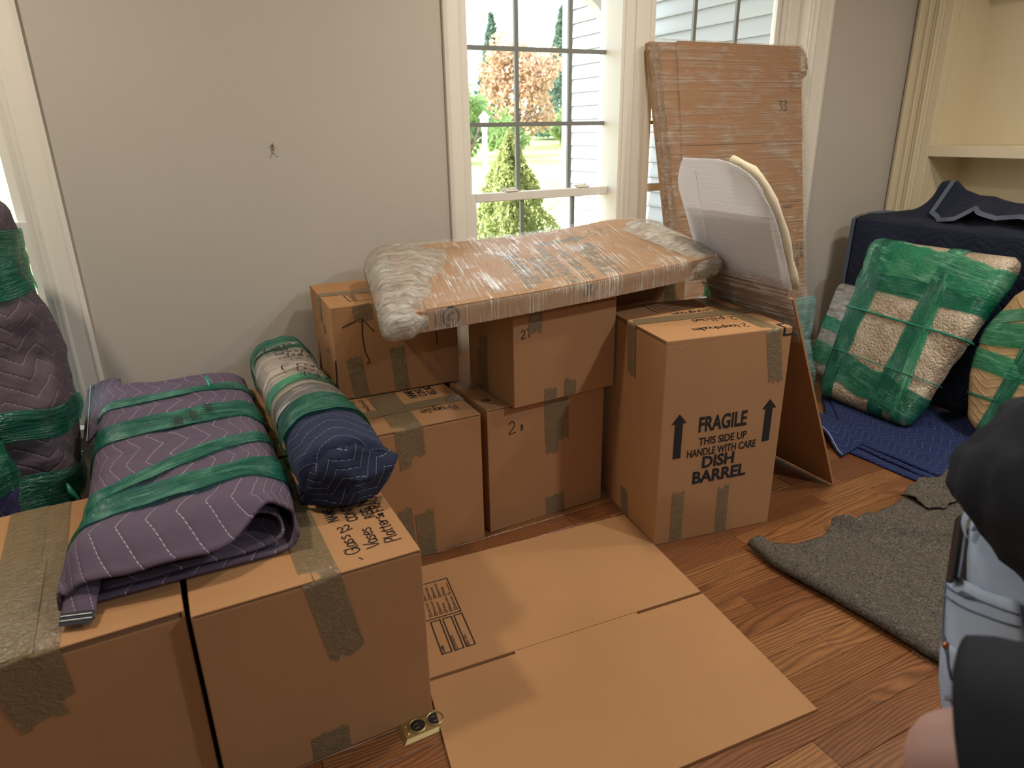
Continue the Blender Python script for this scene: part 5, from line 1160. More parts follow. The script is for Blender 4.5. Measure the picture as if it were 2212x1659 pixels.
# ------------------------------------------------------------------ upright padded bundles at the left window
def upright(root, name, cx, cy_, z0, z1, wx, wy, lean, mat, seed, nu=60, nv=80, top=0.10, bulge=None, uvs=(1.4, 1.3)):
    def f(a, s):
        z = lerp(z0, z1, s); an = 2 * math.pi * a; k = 1.0
        if s > 1 - top: q = (s - (1 - top)) / top; k = max(0.02, math.sqrt(max(0, 1 - q * q)))
        b = bulge(s) if bulge else 1.0
        x = sg(math.cos(an), 0.55) * wx * (k if k > 0.35 else k) * b; y = sg(math.sin(an), 0.55) * wy * k
        n = 0.020 * nz((x * 7, y * 7, z * 6), 1.0, seed) + 0.008 * nz((x * 25, y * 25, z * 20), 1.0, seed + 3)
        return Vector((cx + x * (1 + n * 2) + n, cy_ + y * (1 + n * 2) - n + lean * (z - z0), z))
    return grid(name, f, nu, nv, mat, root, uvs[0], uvs[1], closed=True)
fl = empty('padded_bundle', (0, 0, 0), label='tall upright mauve padded bundle with green film bands leaning at the left window', cat='padded bundle')
body = upright(fl, 'pad_cover', -0.615, 2.20, 0.0, 1.245, 0.285, 0.135, 0.12, M_PADM, 1.1, bulge=lambda s: 1.0 - 0.07 * math.sin(s * 9.0) - 0.06 * smooth01((s - 0.75) / 0.2))
bvf = mesh_bvh([body])
for (z, wd, tl, m) in ((1.05, 0.15, 0.15, M_GREEN), (0.93, 0.15, -0.25, M_GREEN), (0.585, 0.085, 0.06, M_GREEN), (0.37, 0.10, -0.04, M_GREEN)):
    band('green_film_band', bvf, (-0.615, 2.20 + 0.12 * z, z), (math.sin(tl), 0.12, math.cos(tl)), wd, m, fl, off=0.008)
def gap_flap(u, v): return Vector((-0.43 - 0.09 * u + 0.02 * math.sin(v * 6), 2.055 - 0.02 * math.sin(u * 3) + 0.12 * (0.62 + 0.26 * v) - 0.075, lerp(0.55, 0.90, v)))
tube('film_knot', [(-0.34, 2.03, 0.44), (-0.335, 2.015, 0.425), (-0.325, 2.02, 0.40), (-0.318, 2.01, 0.375)], [0.003, 0.007, 0.005, 0.002], M_KNOT, fl, 8)
pl = empty('padded_bundle', (0, 0, 0), label='dark blue diamond-quilted padded bundle behind the far-left carton, in front of the mauve bundle', cat='padded bundle')
body = upright(pl, 'pad_cover', -0.80, 1.945, 0.0, 0.80, 0.345, 0.045, 0.06, M_PADD, 5.1, top=0.2, uvs=(1.5, 0.9))
bvp = mesh_bvh([body])
for (z, wd, tl) in ((0.60, 0.10, 0.10), (0.42, 0.12, -0.35)): band('green_film_band', bvp, (-0.80, 1.945 + 0.06 * z, z), (math.sin(tl), 0.06, math.cos(tl)), wd, M_GREEN, pl, off=0.008)

# ------------------------------------------------------------------ navy pad draped over the furniture at the right
drape = empty('draped_moving_pad', (0, 0, 0), label='dark navy moving pad with grey binding draped over furniture before the bookcase', cat='moving pad')
def ztop(y): return interp([(0.5, 0.93), (1.2, 0.955), (1.70, 0.955), (1.86, 0.95), (1.98, 0.975), (2.08, 0.975), (2.16, 1.035), (2.24, 1.03), (2.34, 0.94), (2.44, 0.90), (2.485, 0.86)], y)[0]
def drape_f(u, v):
    y = lerp(2.487, 0.60, u); zt = ztop(y); zl = 0.83
    P = [(3.270, 0.004), (3.285, 0.30), (3.288, 0.60), (3.292, zl - 0.02), (3.315, zl + 0.022), (3.40, zl + 0.034 + 0.02 * (zt - 0.86)), (3.47, zl + 0.045 + 0.3 * (zt - 0.86)), (3.515, lerp(zl, zt, 0.75)), (3.545, zt), (3.59, zt - 0.012), (3.64, zt - 0.10), (3.66, 0.80)]
    C_ = catmull([(x, 0, z) for x, z in P], 6); q = v * (len(C_) - 1); i = min(int(q), len(C_) - 2); p = C_[i].lerp(C_[i + 1], q - i)
    n = 0.016 * nz((y * 3.2, p.z * 2.2, 0), 1.0, 8.8) + 0.006 * nz((y * 11, p.z * 8, p.x * 5), 1.0, 2.2)
    x = p.x + n * (1 if v < 0.5 else 0.4); zz = p.z + (0.010 * nz((y * 8, p.x * 9, 0), 1.0, 6.0) if v > 0.35 else 0)
    yy = y + (0.0 if u > 0.02 else 0.0) - 0.22 * smooth01((v - 0.42) / 0.3) * (1 - smooth01(u / 0.16))
    return Vector((x, yy, max(zz, 0.003)))
dm = grid('pad_sheet', drape_f, 120, 72, M_PADK, drape, 1.9, 1.75, thick=0.006)
ribbon('binding', [drape_f(0.0, k / 60) + Vector((-0.005, 0.004, 0.004)) for k in range(1, 50)], [Vector((-1, 0.25, 0.35)) if k < 22 else Vector((-0.6, 0.2, 0.8)) for k in range(1, 50)], 0.030, M_BIND, drape, 0.003)
FL = [(2.150, 1.040, 0.902, 3.49), (2.10, 1.005, 0.872, 3.47), (2.01, 0.978, 0.888, 3.46), (1.945, 0.978, 0.942, 3.47), (1.90, 0.965, 0.925, 3.46), (1.84, 0.955, 0.905, 3.46), (1.73, 0.958, 0.925, 3.46), (1.55, 0.958, 0.915, 3.46), (1.2, 0.96, 0.91, 3.46)]
def flap_f(u, v):
    y, za, zb, xf = interp([(i / (len(FL) - 1), *q) for i, q in enumerate(FL)], u)
    z = lerp(za + 0.008, zb, v) ; x = lerp(3.532, xf - 0.085, v) + 0.015 * math.sin(u * 22) * v
    return Vector((x, y, z))
ff_ = grid('turned_back_fold', flap_f, 64, 8, M_PADK, drape, 1.0, 0.15, thick=0.006)
ribbon('binding', [flap_f(0.0, k / 8) for k in range(9)] + [flap_f(k / 64, 1.0) for k in range(1, 65)], Vector((-0.85, -0.1, 0.5)), 0.022, M_BIND, ff_, 0.006)

# ------------------------------------------------------------------ rounded wrapped slabs leaning on it
def lean_slab(name, label, cat, O, slope, hwl, hwr, L, T, mat, seed, part, e=0.30, bump=0.006, uvs=(1.6, 0.9)):
    """slab with its face towards the room: local x towards the camera side (-Y), y up the slope, z out of the face"""
    n = math.hypot(slope, 1.0); ex = Vector((0, -1, 0)); ey = Vector((slope / n, 0, 1 / n)); ez = ex.cross(ey)
    M = Matrix(((ex.x, ey.x, ez.x, O[0]), (ex.y, ey.y, ez.y, O[1]), (ex.z, ey.z, ez.z, O[2]), (0, 0, 0, 1)))
    root = empty(name, label=label, cat=cat, mat=M)
    def f(a, s):
        an = 2 * math.pi * a; y = L * s; kl, kr = hwl(s), hwr(s); c = sg(math.cos(an), e); sn = sg(math.sin(an), 0.5)
        r = 1.0; d = min(s, 1 - s) * L
        if d < T * 0.55: r = math.sqrt(max(0.0, 1 - (1 - d / (T * 0.55)) ** 2)); 
        x = (kr if c > 0 else kl) * abs(c) * (1 if c > 0 else -1) * lerp(0.90, 1.0, r)
        z = -T / 2 + sn * T / 2 * r
        q = bump * nz((x * 14, y * 14, z * 14), 1.0, seed) + bump * 1.6 * nz((x * 5, y * 5, z * 5), 1.0, seed + 2)
        return Vector((x + q, y + q * 0.3, z + q * (1 if sn > 0 else -1) * r))
    body = grid(part, f, 72, 60, mat, root, uvs[0], uvs[1], closed=True)
    return root, body
root, body = lean_slab('bubble_wrapped_cushion', 'bubble-wrapped rectangular piece bound with green film leaning on the navy pad', 'parcel', (2.795, 1.925, 0.058), 0.43, lambda s: lerp(0.265, 0.335, s), lambda s: lerp(0.205, 0.345, s), 0.815, 0.115, M_BUB, 2.0, 'bubble_wrap_body')
bvb = mesh_bvh([body]); cb = (0.02, 0.42, -0.058)
def gband(nm, p0, p1, wd, m, off=0.006):
    """band whose middle line passes through p0 and p1 on the face"""
    a, b = Vector((*p0, 0)), Vector((*p1, 0)); d = (b - a).normalized(); n = Vector((-d.y, d.x, 0)); c = a.lerp(b, 0.5); c.z = -0.058
    # recentre along the line so that rays start inside the slab
    t = (Vector((0.02, 0.42, 0)) - Vector((c.x, c.y, 0))).dot(d); c += d * t
    return band(nm, bvb, c, n, wd, m, root, e1=d, off=off, na=96)
gband('green_film_band', (-0.245, 0.03), (-0.225, 0.80), 0.125, M_GREEN); gband('green_film_band', (0.055, 0.0), (0.105, 0.80), 0.078, M_GREEN)
gband('green_film_band', (-0.27, 0.74), (0.36, 0.66), 0.165, M_GREENL); gband('green_film_band', (-0.24, 0.60), (0.40, 0.585), 0.085, M_GREEN)
gband('green_film_band', (-0.28, 0.18), (0.27, 0.075), 0.135, M_GREEN); gband('green_film_band', (0.155, 0.0), (0.100, 0.80), 0.050, M_GREENL)
def cord(p0, p1, r):
    c = gband('twisted_film_cord', p0, p1, r * 2, M_GREEN, 0.009); pts = [v_.co.copy() for v_ in c.data.vertices]; na = 96; row = pts[3 * na:4 * na]; bpy.data.objects.remove(c, do_unlink=True)
    return tube('twisted_film_cord', row + [row[0]], r, M_KNOT, root, 6, False)
cord((-0.33, 0.455), (0.33, 0.43), 0.0055); cord((-0.24, 0.235), (0.27, 0.215), 0.0025)
r2, b2 = lean_slab('bubble_wrapped_bundle', 'clear bubble-wrapped bundle with teal film half hidden behind the green-bound piece', 'parcel', (3.015, 2.37, 0.056), 0.30, lambda s: 0.085 - 0.02 * s, lambda s: 0.09, 0.50, 0.08, M_BUBC, 6.0, 'bubble_wrap_body', uvs=(0.6, 0.6))
bv2 = mesh_bvh([b2])
for y, wd in ((0.28, 0.07), (0.12, 0.11)): band('teal_film_band', bv2, (0, y, -0.04), (0.1, 1, 0), wd, M_GREENL, r2, off=0.005)
r3, b3 = lean_slab('tan_padded_bundle', 'tan quilted bundle bound with green film at the right, behind the person', 'padded bundle', (2.965, 1.25, 0.060), 0.20, lambda s: interp([(0, 0.26), (0.08, 0.32), (0.3, 0.37), (0.55, 0.365), (0.75, 0.30), (1, 0.12)], s)[0], lambda s: interp([(0, 0.28), (0.3, 0.36), (0.7, 0.33), (1, 0.15)], s)[0], 0.80, 0.095, M_PADT, 9.0, 'pad_cover', e=0.4, bump=0.006, uvs=(1.5, 0.8))
bv3 = mesh_bvh([b3])
for (c, n, wd, m) in (((0, 0.30, -.048), (0.05, 1, 0), 0.085, M_GREENL), ((0, 0.47, -.048), (-0.12, 1, 0), 0.10, M_GREENL), ((0, 0.60, -.048), (-0.3, 1, 0), 0.05, M_GREENL), ((-0.16, 0.4, -.048), (1, -0.18, 0), 0.06, M_GREEN), ((-0.02, 0.4, -.048), (1, -0.2, 0), 0.05, M_GREEN), ((0, 0.165, -.048), (0.0, 1, 0), 0.012, M_GREEN)):
    band('green_film_band', bv3, c, n, wd, m, r3, off=0.006)
r4, b4 = lean_slab('bubble_wrapped_bundle', 'bubble-wrapped bundle at the right edge, above and behind the tan quilted bundle', 'parcel', (3.158, 1.22, 0.056), 0.13, lambda s: 0.32, lambda s: 0.25, 0.80, 0.030, M_BUB, 12.0, 'bubble_wrap_body')
bv4 = mesh_bvh([b4]); band('green_film_band', bv4, (0, 0.62, -.022), (0.1, 1, 0), 0.12, M_GREENL, r4, off=0.006)

# ------------------------------------------------------------------ pads on the floor
bp = empty('blue_moving_pad', (0, 0, 0), label='bright navy blue moving pad spread in layers on the oak floor under the wrapped pieces', cat='moving pad')
for i, (EB, z0) in enumerate((([(2.475, 1.385), (3.22, 1.16), (3.22, 2.45), (2.90, 2.23), (2.46, 1.80)], 0.004), ([(2.515, 1.365), (3.21, 1.10), (3.21, 2.40), (2.92, 2.24), (2.52, 1.86)], 0.013), ([(2.55, 1.39), (3.2, 1.20), (3.2, 2.3), (2.93, 2.22), (2.54, 1.80)], 0.022))):
    def pf_(u, v, EB=EB, z0=z0):
        a = Vector((*EB[0], 0)).lerp(Vector((*EB[1], 0)), u); l = Vector(interp([(0, *EB[0]), (0.6, *EB[4]), (1, *EB[3])], v) + (0,)); r = Vector((*EB[1], 0)).lerp(Vector((*EB[2], 0)), v)
        p = l.lerp(r, u); e = min(u, v, 1 - v); 
        return Vector((p.x + 0.006 * nz((p.y * 9, i * 3, 0)), p.y + 0.006 * nz((p.x * 9, i * 2 + 5, 0)), z0 + 0.0025 * (1 + nz((p.x * 7, p.y * 7, 0), 1.0, i * 2.0))))
    grid('pad_layer', pf_, 30, 30, M_PADB, bp, 0.9, 1.0, thick=0.008)
def bf_(u, v):
    p = Vector((2.395, 1.70, 0)).lerp(Vector((2.56, 1.72, 0)), u).lerp(Vector((2.56, 2.08, 0)).lerp(Vector((2.66, 2.04, 0)), u), v)
    return Vector((p.x, p.y, 0.008 + 0.048 * math.sin(math.pi * min(1, v * 0.95 + 0.05)) * (0.4 + 0.6 * (1 - u)) * smooth01(v * 3) + 0.02 * u))
o = grid('turned_up_corner', bf_, 14, 22, M_PADB, bp, 0.2, 0.4, thick=0.008)
ribbon('thread', [bf_(0.06, k / 20) + Vector((0, 0, 0.005)) for k in range(21)], (0, 0, 1), 0.0016, M_THREAD, o, 0.001)

fe = empty('grey_felt_pad', (0, 0, 0), label='grey felt moving blanket with a rolled left edge spread over the oak floor', cat='felt pad')
def felt_f(u, v):
    l = Vector(interp([(0, 1.700, 0.40), (0.30, 1.605, 0.74), (0.7, 1.572, 1.08), (0.88, 1.548, 1.27), (1, 1.560, 1.395)], v) + (0,)); r = Vector((2.60, 0.40, 0)).lerp(Vector((2.62, 1.38, 0)), v)
    p = l.lerp(r, u ** 1.15)
    far = interp([(0, 0.0), (0.08, -0.018), (0.18, -0.06), (0.30, -0.075), (0.38, -0.045), (0.42, -0.10), (0.6, -0.07), (0.8, -0.05), (1, 0)], u)[0]
    p.y += far * smooth01((v - 0.85) / 0.15) + 0.012 * nz((u * 14, 0, 0), 1.0, 2.0) * smooth01((v - 0.9) / 0.1)
    d = (p - l).length
    z = 0.006 + 0.036 * math.sqrt(max(0, 1 - ((d - 0.034) / 0.036) ** 2)) if d < 0.07 else 0.006 + 0.008 * math.exp(-(d - 0.07) * 18)
    if d < 0.004: z = 0.012
    rx = 1.95 + (1.34 - p.y) * 0.92; dd = (p.x - rx) * 0.7                       # diagonal fold
    z += 0.040 * math.exp(-((dd) / 0.035) ** 2) * (1 if dd < 0 else 1) + (0.022 if dd > 0 else 0) * smooth01(dd / 0.03)
    z += 0.045 * math.exp(-((p.x - 1.955) / 0.04) ** 2 - ((p.y - 1.325) / 0.05) ** 2)
    z += 0.006 * (1 + nz((p.x * 6, p.y * 6, 0), 1.0, 3.3))
    return Vector((p.x, p.y, z))
grid('felt_sheet', felt_f, 110, 80, M_FELT, fe, 1.0, 1.0, thick=0.006)
def felt2(u, v):
    p = Vector((2.25, 1.22, 0)).lerp(Vector((2.60, 1.20, 0)), u).lerp(Vector((2.26, 1.345, 0)).lerp(Vector((2.62, 1.36, 0)), u), v)
    return Vector((p.x, p.y + 0.02 * nz((u * 8, v * 3, 0), 1.0, 1.0), 0.044 + 0.03 * math.sin(u * 5 + v * 3) ** 2 * v + 0.012 * nz((u * 9, v * 9, 0), 1.0, 5.0)))
grid('crumpled_edge', felt2, 30, 14, M_FELT, fe, 1.0, 1.0, thick=0.006)

# green and white bag glimpsed behind the dish carton
gb = empty('plastic_bag', (1.98, 2.16, 0), label='crumpled green and white plastic bag glimpsed in the gap behind the dish carton', cat='bag')
def bagf(seed, sx, sy, z0, z1, cx):
    def f(a, s):
        an = 6.2832 * a; k = 1 + 0.35 * nz((math.cos(an) * 2, math.sin(an) * 2, s * 4), 1.0, seed); r = math.sin(math.pi * min(0.97, 0.12 + 0.86 * s)) ** 0.5
        return Vector((cx + math.cos(an) * sx * k * r, math.sin(an) * sy * k * r, lerp(z0, z1, s)))
    return f
grid('white_bag', bagf(1.0, 0.06, 0.05, 0.0, 0.655, 0.0), 22, 24, plain('white_bag_plastic', (0.62, 0.66, 0.55), 0.35, bump=0.3, bscale=30), gb, closed=True)
grid('green_bag', bagf(4.0, 0.05, 0.04, 0.05, 0.735, 0.045), 22, 24, plain('green_bag_plastic', (0.02, 0.16, 0.05), 0.3, bump=0.3, bscale=30), gb, closed=True)

# ------------------------------------------------------------------ the person at the right edge
def skinned(name, joints, bones, mat, parent=None, root=0, sub=2, smooth=True, extra=None):
    me = bpy.data.meshes.new(name); me.from_pydata([j[0] for j in joints], bones, []); me.update(); me.materials.append(mat)
    o = bpy.data.objects.new(name, me); link(o, parent)
    m = o.modifiers.new('skin', 'SKIN'); m.use_smooth_shade = True; m.branch_smoothing = 0.6
    lay = me.skin_vertices[0] if me.skin_vertices else None
    if lay is None: return o
    for i, j in enumerate(joints): r = j[1]; lay.data[i].radius = r if isinstance(r, tuple) else (r, r); lay.data[i].use_root = (i == root)
    s = o.modifiers.new('sub', 'SUBSURF'); s.levels = sub; s.render_levels = sub
    return o
def bake(o):
    """turn the modifiers into plain mesh data"""
    dg = bpy.context.evaluated_depsgraph_get(); dg.update(); me = bpy.data.meshes.new_from_object(o.evaluated_get(dg)); old = o.data
    o.modifiers.clear(); o.data = me; me.name = o.name; bpy.data.meshes.remove(old)
    me.polygons.foreach_set('use_smooth', [True] * len(me.polygons)); return o
def skin_layer(o): 
    return o
def fig(name, joints, bones, mat, parent=None, root=0, sub=2):
    bm = bmesh.new(); lay = bm.verts.layers.skin.verify(); vs = []
    for i, (co, r) in enumerate(joints):
        v_ = bm.verts.new(co); v_[lay].radius = r if isinstance(r, tuple) else (r, r); v_[lay].use_root = (i == root); vs.append(v_)
    for a, b in bones: bm.edges.new((vs[a], vs[b]))
    me = bpy.data.meshes.new(name); bm.to_mesh(me); bm.free(); me.materials.append(mat); o = bpy.data.objects.new(name, me); link(o, parent)
    m = o.modifiers.new('skin', 'SKIN'); m.use_smooth_shade = True; m.branch_smoothing = 0.5
    s = o.modifiers.new('sub', 'SUBSURF'); s.levels = sub; s.render_levels = sub
    return bake(o)
fwd = Vector((-0.46, -0.888, 0)); rgt = Vector((-0.888, 0.46, 0))
PEL = Vector((1.060, 0.368, 0.82)); HR = PEL + rgt * 0.10 + Vector((0, 0, -0.03)); HL = PEL - rgt * 0.10 + Vector((0, 0, -0.03))
WAI = PEL + fwd * 0.10 + Vector((0, 0, 0.085)); CHE = PEL + fwd * 0.37 + Vector((0, 0, 0.105)); SHC = PEL + fwd * 0.51 + Vector((0, 0, 0.100))
NEC = SHC + fwd * 0.09 + Vector((0, 0, 0.03)); HED = NEC + fwd * 0.10 + Vector((0, 0, 0.01)); HDT = HED + fwd * 0.11 + Vector((0, 0, -0.03))
SR = SHC + rgt * 0.185 + Vector((0, 0, -0.01)); SL = SHC - rgt * 0.185 + Vector((0, 0, -0.01))
ELR = Vector((0.545, 0.245, 0.785)); WRR = Vector((0.78, 0.20, 0.60)); HAR = WRR + Vector((0.07, -0.01, -0.05))
ELL = SL + Vector((0.06, 0.16, -0.22)); WRL = ELL + Vector((-0.10, -0.12, -0.20)); HAL = WRL + Vector((-0.04, -0.04, -0.06))
KR = HR + Vector((-0.055, -0.135, -0.36)); AR = Vector((0.99, 0.49, 0.085)); TR_ = AR + fwd * 0.17 + Vector((0, 0, -0.055))
KL = HL + Vector((-0.055, -0.135, -0.36)); AL = Vector((1.19, 0.39, 0.085)); TL_ = AL + fwd * 0.17 + Vector((0, 0, -0.055))
person = empty('person', (1.1, 0.3, 0), label='person in a charcoal T-shirt and light blue jeans bending forward, bare elbow near the camera', cat='person')
def L_(v_): return Vector(v_) - Vector((1.1, 0.3, 0))
J = [(PEL, (0.13, 0.11)), (WAI, (0.125, 0.10)), (CHE, (0.15, 0.115)), (SHC, (0.11, 0.09)), (NEC, 0.055), (HED, (0.075, 0.085)), (HDT, (0.06, 0.07)),
     (SR, 0.058), (ELR, 0.046), (WRR, 0.030), (HAR, (0.036, 0.020)), (SL, 0.058), (ELL, 0.043), (WRL, 0.029), (HAL, (0.036, 0.020)),
     (HR, 0.085), (KR, 0.058), (AR, 0.040), (TR_, (0.042, 0.026)), (HL, 0.085), (KL, 0.058), (AL, 0.040), (TL_, (0.042, 0.026)),
     (SR.lerp(ELR, 0.55), 0.050), (ELR.lerp(WRR, 0.35), 0.044), (HR.lerp(KR, 0.5), 0.078), (KR.lerp(AR, 0.35), 0.056), (HL.lerp(KL, 0.5), 0.078), (KL.lerp(AL, 0.35), 0.056), (SL.lerp(ELL, 0.55), 0.048)]
BN = [(0, 1), (1, 2), (2, 3), (3, 4), (4, 5), (5, 6), (3, 7), (7, 23), (23, 8), (8, 24), (24, 9), (9, 10), (3, 11), (11, 29), (29, 12), (12, 13), (13, 14), (0, 15), (15, 25), (25, 16), (16, 26), (26, 17), (17, 18), (0, 19), (19, 27), (27, 20), (20, 28), (28, 21), (21, 22)]
bodyo = fig('body', [(L_(p), r) for p, r in J], BN, M_SKIN, person)
# fingers and thumbs join the body mesh as short chains rooted in the palms
def fingers(hand, wrist, side, down):
    d = (hand - wrist).normalized(); s = side.normalized(); out = []
    for k, ln in enumerate((0.074, 0.082, 0.077, 0.060)):
        b = hand + s * (0.027 - k * 0.018); p1 = b + d * ln * 0.5 + down * 0.010; p2 = p1 + (d * 0.6 + down * 0.8).normalized() * ln * 0.32; p3 = p2 + (d * 0.1 + down).normalized() * ln * 0.26
        out.append([(b - d * 0.01, 0.0095), (p1, 0.0088), (p2, 0.008), (p3, 0.0068)])
    t0 = hand - d * 0.035 + s * 0.022; out.append([(t0, 0.012), (t0 + s * 0.028 + d * 0.018 + down * 0.01, 0.0105), (t0 + s * 0.036 + d * 0.048 + down * 0.02, 0.0085)])
    return out
parts = []
for hand, wrist, side, down in ((HAR, WRR, Vector((-0.25, -0.9, 0.3)), Vector((0.1, 0.15, -1)).normalized()), (HAL, WRL, Vector((0.6, -0.6, 0.2)), Vector((-0.3, -0.2, -0.9)).normalized())):
    for ch in fingers(hand, wrist, side, down): parts.append(fig('finger', [(L_(p), r) for p, r in ch], [(i, i + 1) for i in range(len(ch) - 1)], M_SKIN, None, 0, 2))
bm = bmesh.new(); bm.from_mesh(bodyo.data)
for p in parts: bm.from_mesh(p.data); me_ = p.data; bpy.data.objects.remove(p, do_unlink=True); bpy.data.meshes.remove(me_)
# face: brow, nose, mouth and ears on the head
fd = Vector((-0.30, -0.58, -0.75)).normalized(); hu = Vector((-0.34, -0.66, 0.67)).normalized(); hc = HED.lerp(HDT, 0.45)
def headp(a, b, c): return L_(hc + rgt * a + hu * b + fd * c)
for (a, b, c, rx) in ((0, -0.008, 0.082, 0.015), (0, -0.018, 0.090, 0.012), (0, -0.045, 0.076, 0.018), (-0.072, -0.005, 0.0, 0.020), (0.072, -0.005, 0.0, 0.020), (0, -0.07, 0.068, 0.022)):
    bmesh.ops.create_uvsphere(bm, u_segments=12, v_segments=8, radius=rx, matrix=Matrix.Translation(headp(a, b, c)))
bm.to_mesh(bodyo.data); bm.free(); bodyo.data.polygons.foreach_set('use_smooth', [True] * len(bodyo.data.polygons))
for a in (-0.030, 0.030):
    bm = bmesh.new(); bmesh.ops.create_uvsphere(bm, u_segments=12, v_segments=8, radius=0.012, matrix=Matrix.Translation(headp(a, 0.012, 0.070))); e_ = bobj('eye', bm, plain('eye_white', (0.8, 0.78, 0.74), 0.2), person, True)
    bm = bmesh.new(); bmesh.ops.create_uvsphere(bm, u_segments=10, v_segments=6, radius=0.006, matrix=Matrix.Translation(headp(a, 0.012, 0.078))); bobj('iris', bm, M_BLACKP, e_, True)
bm = bmesh.new(); bmesh.ops.create_icosphere(bm, subdivisions=3, radius=1.0)
for v_ in bm.verts:
    d = v_.co.normalized(); k = 1 + 0.05 * nz(d * 6, 1.0, 2.0); c_ = hc + rgt * d.x * 0.083 * k + hu * (d.y * 0.100 + 0.020) * k + fd * (d.z * 0.088 - 0.022) * k; v_.co = L_(c_)
bobj('hair', bm, M_HAIR, person, True)
# jeans
jj = [(PEL, (0.178, 0.150)), (PEL + fwd * 0.055 + Vector((0, 0, 0.055)), (0.168, 0.140)), (HR, 0.118), (HR.lerp(KR, 0.5), 0.108), (KR, 0.084), (KR.lerp(AR, 0.5), 0.078), (AR + Vector((0, 0, 0.02)), 0.074), (HL, 0.108), (HL.lerp(KL, 0.5), 0.098), (KL, 0.084), (KL.lerp(AL, 0.5), 0.078), (AL + Vector((0, 0, 0.02)), 0.074)]
je = fig('jeans', [(L_(p), r) for p, r in jj], [(0, 1), (0, 2), (2, 3), (3, 4), (4, 5), (5, 6), (0, 7), (7, 8), (8, 9), (9, 10), (10, 11)], M_DENIM, person)
for v_ in je.data.vertices: v_.co += v_.normal * 0.006 * nz(v_.co * 14, 1.0, 4.0)
bj = mesh_bvh([je])
def on_jeans(px, py, pz, out=0.0):
    """point on the denim met by the level line from the room side at this height"""
    q = bj.find_nearest(L_((px, py, pz))); return q[0] + q[1] * out, q[1]
def jpatch(nm, P0, U, V, nu, nv, off, mat, parent, shape=None):
    verts = []; faces = []
    for j in range(nv + 1):
        for i in range(nu + 1):
            u, v_ = i / nu, j / nv
            if shape: u, v_ = shape(u, v_)
            p = Vector(P0) + Vector(U) * u + Vector(V) * v_; verts.append(on_jeans(p.x, p.y, p.z, off)[0])
    for j in range(nv):
        for i in range(nu): a = j * (nu + 1) + i; faces.append((a, a + 1, a + nu + 2, a + nu + 1))
    o = mobj(nm, verts, faces, mat, parent, True); md = o.modifiers.new('thickness', 'SOLIDIFY'); md.thickness = 0.003; md.offset = 0; return o
M_DENIMD = plain('denim_seam', (0.085, 0.115, 0.18), 0.9)
pk = (0.930, 0.452, 0.718); U_ = (-0.041, -0.100, 0.036); V_ = (-0.060, -0.068, -0.105)
po = jpatch('back_pocket', pk, U_, V_, 10, 10, 0.006, M_DENIM, person)
for dz in (0.012, 0.024): jpatch('seam', (pk[0] - dz * 0.5, pk[1] - dz * 0.5, pk[2] - dz), U_, (-0.0006, -0.0006, -0.0016), 12, 1, 0.0082, M_DENIMD, po)
jpatch('seam', pk, (0.004, -0.006, 0), V_, 1, 10, 0.0082, M_DENIMD, po)
jpatch('coin_pocket', (0.876, 0.409, 0.646), (-0.006, -0.060, 0.050), (-0.02, -0.02, -0.07), 8, 6, 0.006, M_DENIM, person)
q, nn = on_jeans(0.876, 0.409, 0.646, 0.008); bm = bmesh.new(); bmesh.ops.create_uvsphere(bm, u_segments=10, v_segments=6, radius=0.0055, matrix=Matrix.Translation(q)); bobj('rivet', bm, plain('copper', (0.35, 0.14, 0.07), 0.35, 0.9), person, True)
# waistband and belt loop
jpatch('waistband', (0.888, 0.462, 0.845), (0.13, -0.20, 0.02), (0.0, 0, -0.040), 12, 4, 0.007, M_DENIM, person)
lp0, n0 = on_jeans(0.887, 0.463, 0.846, 0.010); lp1, n1 = on_jeans(0.890, 0.458, 0.795, 0.010)
ribbon('belt_loop', [lp0.lerp(lp1, k / 6) + n0 * 0.010 * math.sin(math.pi * k / 6) for k in range(7)], n0, 0.014, M_DENIM, person, 0.002)
# shirt: torso and loose sleeves, hem bunched above the waistband
def ring_tube(pts, n=40, seed=0.0, fold=0.012):
    """pts: (centre, side axis, up axis, r side, r up); returns verts and faces of an open tube"""
    V = []; F = []
    for i, (c, sx, ux, a, b_) in enumerate(pts):
        for k in range(n):
            an = 2 * math.pi * k / n; d = sx * math.cos(an) * a + ux * math.sin(an) * b_; p = c + d
            w_ = fold * nz(Vector((p.x * 9, p.y * 9, p.z * 14)), 1.0, seed) + fold * 0.5 * nz(p * 30, 1.0, seed + 3) + fold * 0.6 * math.sin(k * 1.1 + i * 0.9 + seed) * nz(p * 8, 1.0, seed + 6)
            V.append(L_(p + d.normalized() * w_))
    for i in range(len(pts) - 1):
        for k in range(n): F.append((i * n + k, i * n + (k + 1) % n, (i + 1) * n + (k + 1) % n, (i + 1) * n + k))
    return V, F
def dense(keys, m):
    out = []
    for i in range(m + 1):
        t = i / m * (len(keys) - 1); k = min(int(t), len(keys) - 2); q = smooth01(t - k) * 0.5 + (t - k) * 0.5; A_, B_ = keys[k], keys[k + 1]
        out.append((A_[0].lerp(B_[0], q), A_[1].lerp(B_[1], q).normalized(), A_[2].lerp(B_[2], q).normalized(), lerp(A_[3], B_[3], q), lerp(A_[4], B_[4], q)))
    return out
sp = (SHC - PEL).normalized(); spu = rgt.cross(sp); spu = spu if spu.z > 0 else -spu
hemu = (spu * 0.8 - sp * 0.55).normalized()
H0 = PEL + sp * 0.015 + Vector((0, 0, 0.040))
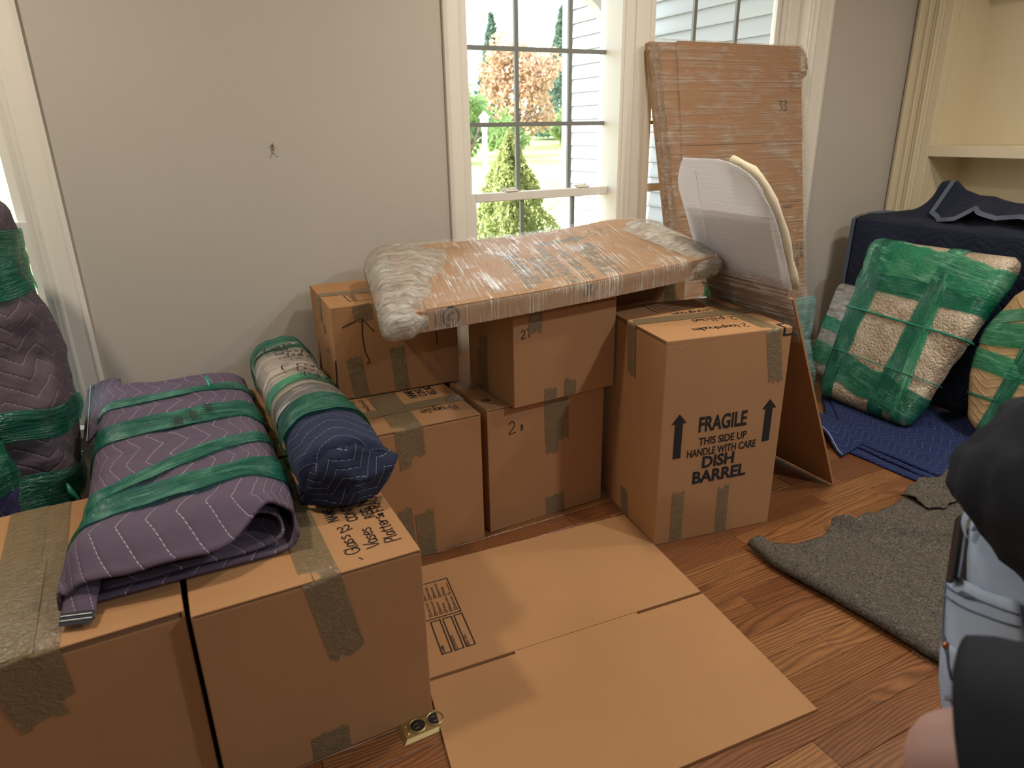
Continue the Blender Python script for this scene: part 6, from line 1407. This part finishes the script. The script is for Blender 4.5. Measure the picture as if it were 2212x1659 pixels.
V1, F1 = ring_tube(dense([(H0, rgt, hemu, 0.200, 0.150), (H0 + sp * 0.07 + Vector((0, 0, 0.008)), rgt, spu, 0.208, 0.152), (WAI.lerp(CHE, 0.55), rgt, spu, 0.200, 0.150), (CHE + Vector((0, 0, 0.0)), rgt, spu, 0.210, 0.150), (SHC, rgt, spu, 0.190, 0.120), (SHC + sp * 0.045, rgt, spu, 0.12, 0.09), (NEC - sp * 0.01, rgt, spu, 0.068, 0.068)], 44), 56, 1.0, 0.020)
def sleeve(S_, E_2, seed):
    d = (E_2 - S_).normalized(); a = d.orthogonal().normalized(); b_ = d.cross(a); s0 = S_ - d * 0.05
    return ring_tube(dense([(s0, a, b_, 0.070, 0.070), (S_ + d * 0.03, a, b_, 0.098, 0.098), (S_.lerp(E_2, 0.45), a, b_, 0.100, 0.100), (S_.lerp(E_2, 0.86), a, b_, 0.098, 0.098)], 26), 36, seed, 0.012)
V2, F2 = sleeve(SR, ELR, 2.0); V3, F3 = sleeve(SL, ELL, 5.0)
V_all = V1 + V2 + V3; F_all = F1 + [tuple(i + len(V1) for i in f_) for f_ in F2] + [tuple(i + len(V1) + len(V2) for i in f_) for f_ in F3]
sh = mobj('shirt', V_all, F_all, M_SHIRT, person, True); md = sh.modifiers.new('thickness', 'SOLIDIFY'); md.thickness = 0.003; md.offset = 0
# shoes
for A_, T_ in ((AR, TR_), (AL, TL_)):
    s_ = fig('shoe', [(L_(A_ + Vector((0, 0, -0.045)) - fwd * 0.035), (0.044, 0.040)), (L_(A_ + fwd * 0.07 + Vector((0, 0, -0.045))), (0.048, 0.040)), (L_(T_ + fwd * 0.03 + Vector((0, 0, 0.004))), (0.046, 0.030))], [(0, 1), (1, 2)], plain('dark_shoe_leather', (0.02, 0.018, 0.016), 0.5), person)
# phone in the pocket
q, nn = on_jeans(0.930, 0.452, 0.760, 0.0); nn = nn.normalized(); tg = Vector((0.52, -0.85, 0)).normalized(); tg = (tg - nn * tg.dot(nn)).normalized(); upv = nn.cross(tg); upv = upv if upv.z > 0 else -upv
wq = q + Vector((1.1, 0.3, 0)) + nn * 0.012
ph = empty('phone', label='slim black phone with a green edge sticking out of the jeans pocket', cat='phone', mat=Matrix(((tg.x, nn.x, upv.x, wq.x), (tg.y, nn.y, upv.y, wq.y), (tg.z, nn.z, upv.z, wq.z), (0, 0, 0, 1))))
box('phone_body', (-0.004, -0.0045, -0.055), (0.020, 0.0045, 0.045), M_BLACKP, ph, 0.003, 2); box('edge_strip', (-0.0050, -0.0015, -0.050), (-0.0038, 0.0015, 0.048), plain('green_plastic', (0.10, 0.22, 0.12), 0.4), ph)
